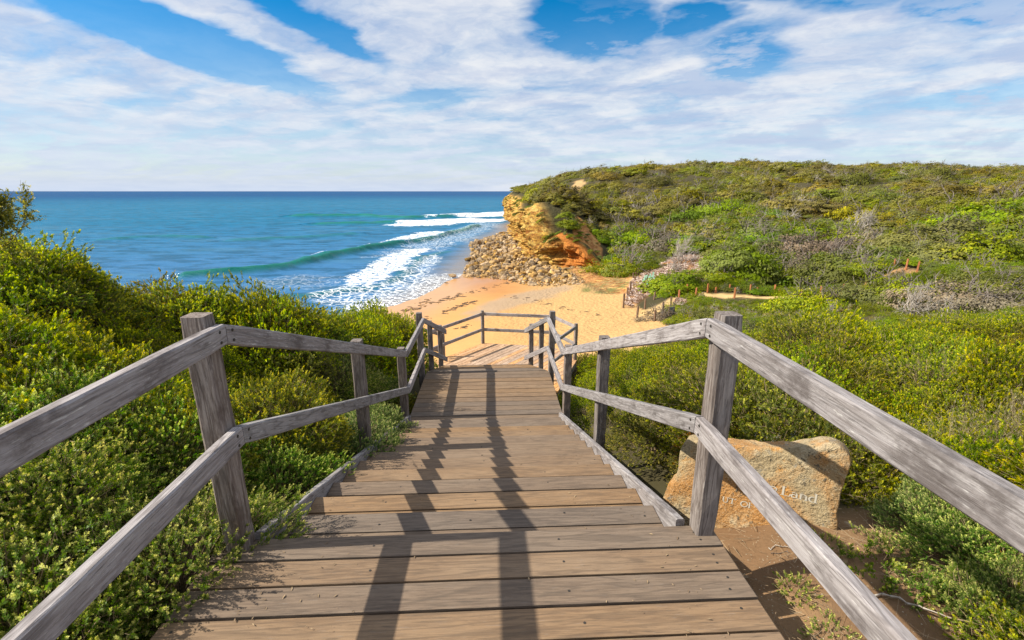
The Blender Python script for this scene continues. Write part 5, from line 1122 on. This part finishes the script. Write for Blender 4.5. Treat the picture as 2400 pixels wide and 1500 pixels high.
# leafy shoot at the upper left
r = np.random.default_rng(77); base = np.array(at(-6, 505, 3.6)); A0, A1, WW = branchy(4, .5, .5, 77, .006, 2, (.15, 0)); 
A0 = A0*(.6, .6, 1.25); A1 = A1*(.6, .6, 1.25); sv_, sf = stems(A0, A1, WW); P0 = np.repeat(A0, 2, 0) + r.normal(0, .01, (len(A0)*2, 3)); D = unit(r.normal(size=P0.shape) + (.2, 0, .9)); v, f, t, q = sprigs(P0, D, .04 + .03*r.random(len(P0)), 9, .020, .010, .8, 1, 5)
V, F_, t, q, mi = join([(v, f, t, q, 0), (sv_, sf, np.zeros(len(sv_)), np.full(len(sv_), .3), 1)])
tag(link('shoot', npmesh('shoot', V, F_, [MAT['olive_leaf'], MAT['twig']], {'t': t, 'r': q}, False, mi), None, (base[0]-.06, base[1], base[2]-.12)), 'tall leafy shoot rising above the horizon at the left edge', 'shrub')
# twig litter, pebbles, fallen branch
n = 2600; x = R.uniform(1.05, 3.4, n); y = R.uniform(.2, 2.7, n); k = R.random(n) < np.where(y < 1.6, .95, .45); x, y = x[k], y[k]
P0 = np.stack([x, y, zg(x, y) + .02 + .03*R.random(len(x))], 1); D = unit(np.stack([R.normal(0, 1, len(x)), R.normal(0, 1, len(x)), R.normal(.08, .14, len(x))], 1)); L = .03 + .20*R.random(len(x))**2
v, f = stems(P0 - D*L[:, None]/2, P0 + D*L[:, None]/2, .0009 + .0022*R.random((len(x), 1))**2); tag(link('twig_litter', npmesh('twig_litter', v, f, [MAT['twig']], {'r': np.repeat(.4+.6*R.random(len(x)), 6)})), 'dry twigs and straw littering the soil by the deck', 'litter', kind='stuff')
def bent(name, lab, ptsx, w_, mat='pale_wood'):
    q = np.array([ong(*p_) + (0, 0, .02 + w_) for p_ in ptsx]); A = []; 
    tt = np.linspace(0, len(q)-1, 14); qq = np.stack([np.interp(tt, range(len(q)), q[:, i]) for i in range(3)], 1) + R.normal(0, .006, (14, 3)); v, f = stems(qq[:-1], qq[1:], np.linspace(w_, w_*.4, 13)[:, None]*1.0)
    tag(link(name, npmesh(name, v, f, [MAT[mat]], None, True)), lab, 'branch')
bent('fallen_branch', 'long pale fallen branch curving over the soil at the lower right', [(2040, 1402), (2110, 1412), (2180, 1450), (2260, 1474), (2330, 1480)], .011)
bent('fallen_branch', 'thin pale root on the soil in front of the stone', [(1800, 1296), (1830, 1290), (1862, 1294)], .005)
bent('fallen_branch', 'thin dark stick beside the pale root', [(1805, 1308), (1840, 1300), (1848, 1312)], .003, 'bark')
for (a_, b_, s_, lab) in [(1764, 1322, .022, 'small yellowish pebble on the soil near the deck edge'), (1976, 1322, .035, 'larger tan pebble on the soil right of the lower rail'), (2026, 1246, .028, 'grey pebble in the shadow beside the stone'), (1995, 1240, .05, 'pale crumbling lump at the right foot of the stone')]:
    h_ = ong(a_, b_); o = link('pebble', ROCK[int(R.integers(7))], None, (h_[0], h_[1], h_[2] + s_*.2), R.random()*6); o.scale = (s_, s_*.8, s_*.6); tag(o, lab, 'pebble')
# seaweed lines on the sand
V, Fs, n = [], [], 0
for a, b, c_, d, k in [(945, 732, 1010, 700, 40), (1060, 725, 1115, 704, 60), (975, 757, 1005, 745, 30), (1040, 733, 1060, 726, 20), (1075, 770, 1100, 764, 14), (900, 745, 1090, 690, 70), (1050, 700, 1200, 660, 50), (1180, 690, 1400, 740, 30)]:
    for i in range(k):
        t = R.random(); px_, py_ = a + (c_-a)*t + R.normal(0, 5), b + (d-b)*t + R.normal(0, 2); h_ = hit(px_, py_, t0=20); s_ = .04 + .22*R.random()**2.5
        for z_, k2 in ((.0, 1.0), (.035, .6)):
            for j in range(6): V.append((h_[0] + math.cos(j*1.047)*s_*k2*(1.2+R.random()), h_[1] + math.sin(j*1.047)*s_*k2*R.uniform(.5, 1), h_[2] + .01 + z_))
        Fs += [[n+j, n+(j+1) % 6, n+6+(j+1) % 6, n+6+j] for j in range(6)] + [[n+6+j for j in range(6)]]; n += 12
tag(link('seaweed', npmesh('seaweed', V, Fs, [MAT['seaweed']])), 'dark scraps of seaweed in tide lines on the sand', 'seaweed', kind='stuff')

# dead leaves and grit on the boards
V, Fs, n = [], [], 0
for i in range(420):
    u_ = R.choice([-1, 1])*(.98 - abs(R.normal(0, .28))) - .08; v_ = R.uniform(.6, 7.4) if R.random() < .6 else R.uniform(.9, 2.6)
    if v_ > VM0 + .1: z_ = ZM
    elif v_ > NOSE: z_ = -RI*math.ceil((v_ - NOSE)/GO)
    else: z_ = 0
    c_ = W(u_, v_, z_ + .004); a_ = R.random()*6.28; l_ = .003 + .009*R.random()**1.5; d_ = np.array([math.cos(a_), math.sin(a_), R.normal(0, .1)]); e_ = np.array([-math.sin(a_), math.cos(a_), R.normal(0, .25)])
    V += [c_ - d_*l_, c_ + e_*l_*.35 + (0, 0, .0015), c_ + d_*l_, c_ - e_*l_*.35 + (0, 0, .001)]; Fs.append([n, n+1, n+2, n+3]); n += 4
tag(link('leaf_litter', npmesh('leaf_litter', V, Fs, [MAT['twig']], {'r': np.repeat(R.random(n//4), 4)})), 'tiny dead leaves and grit scattered over the boards', 'litter', kind='stuff')
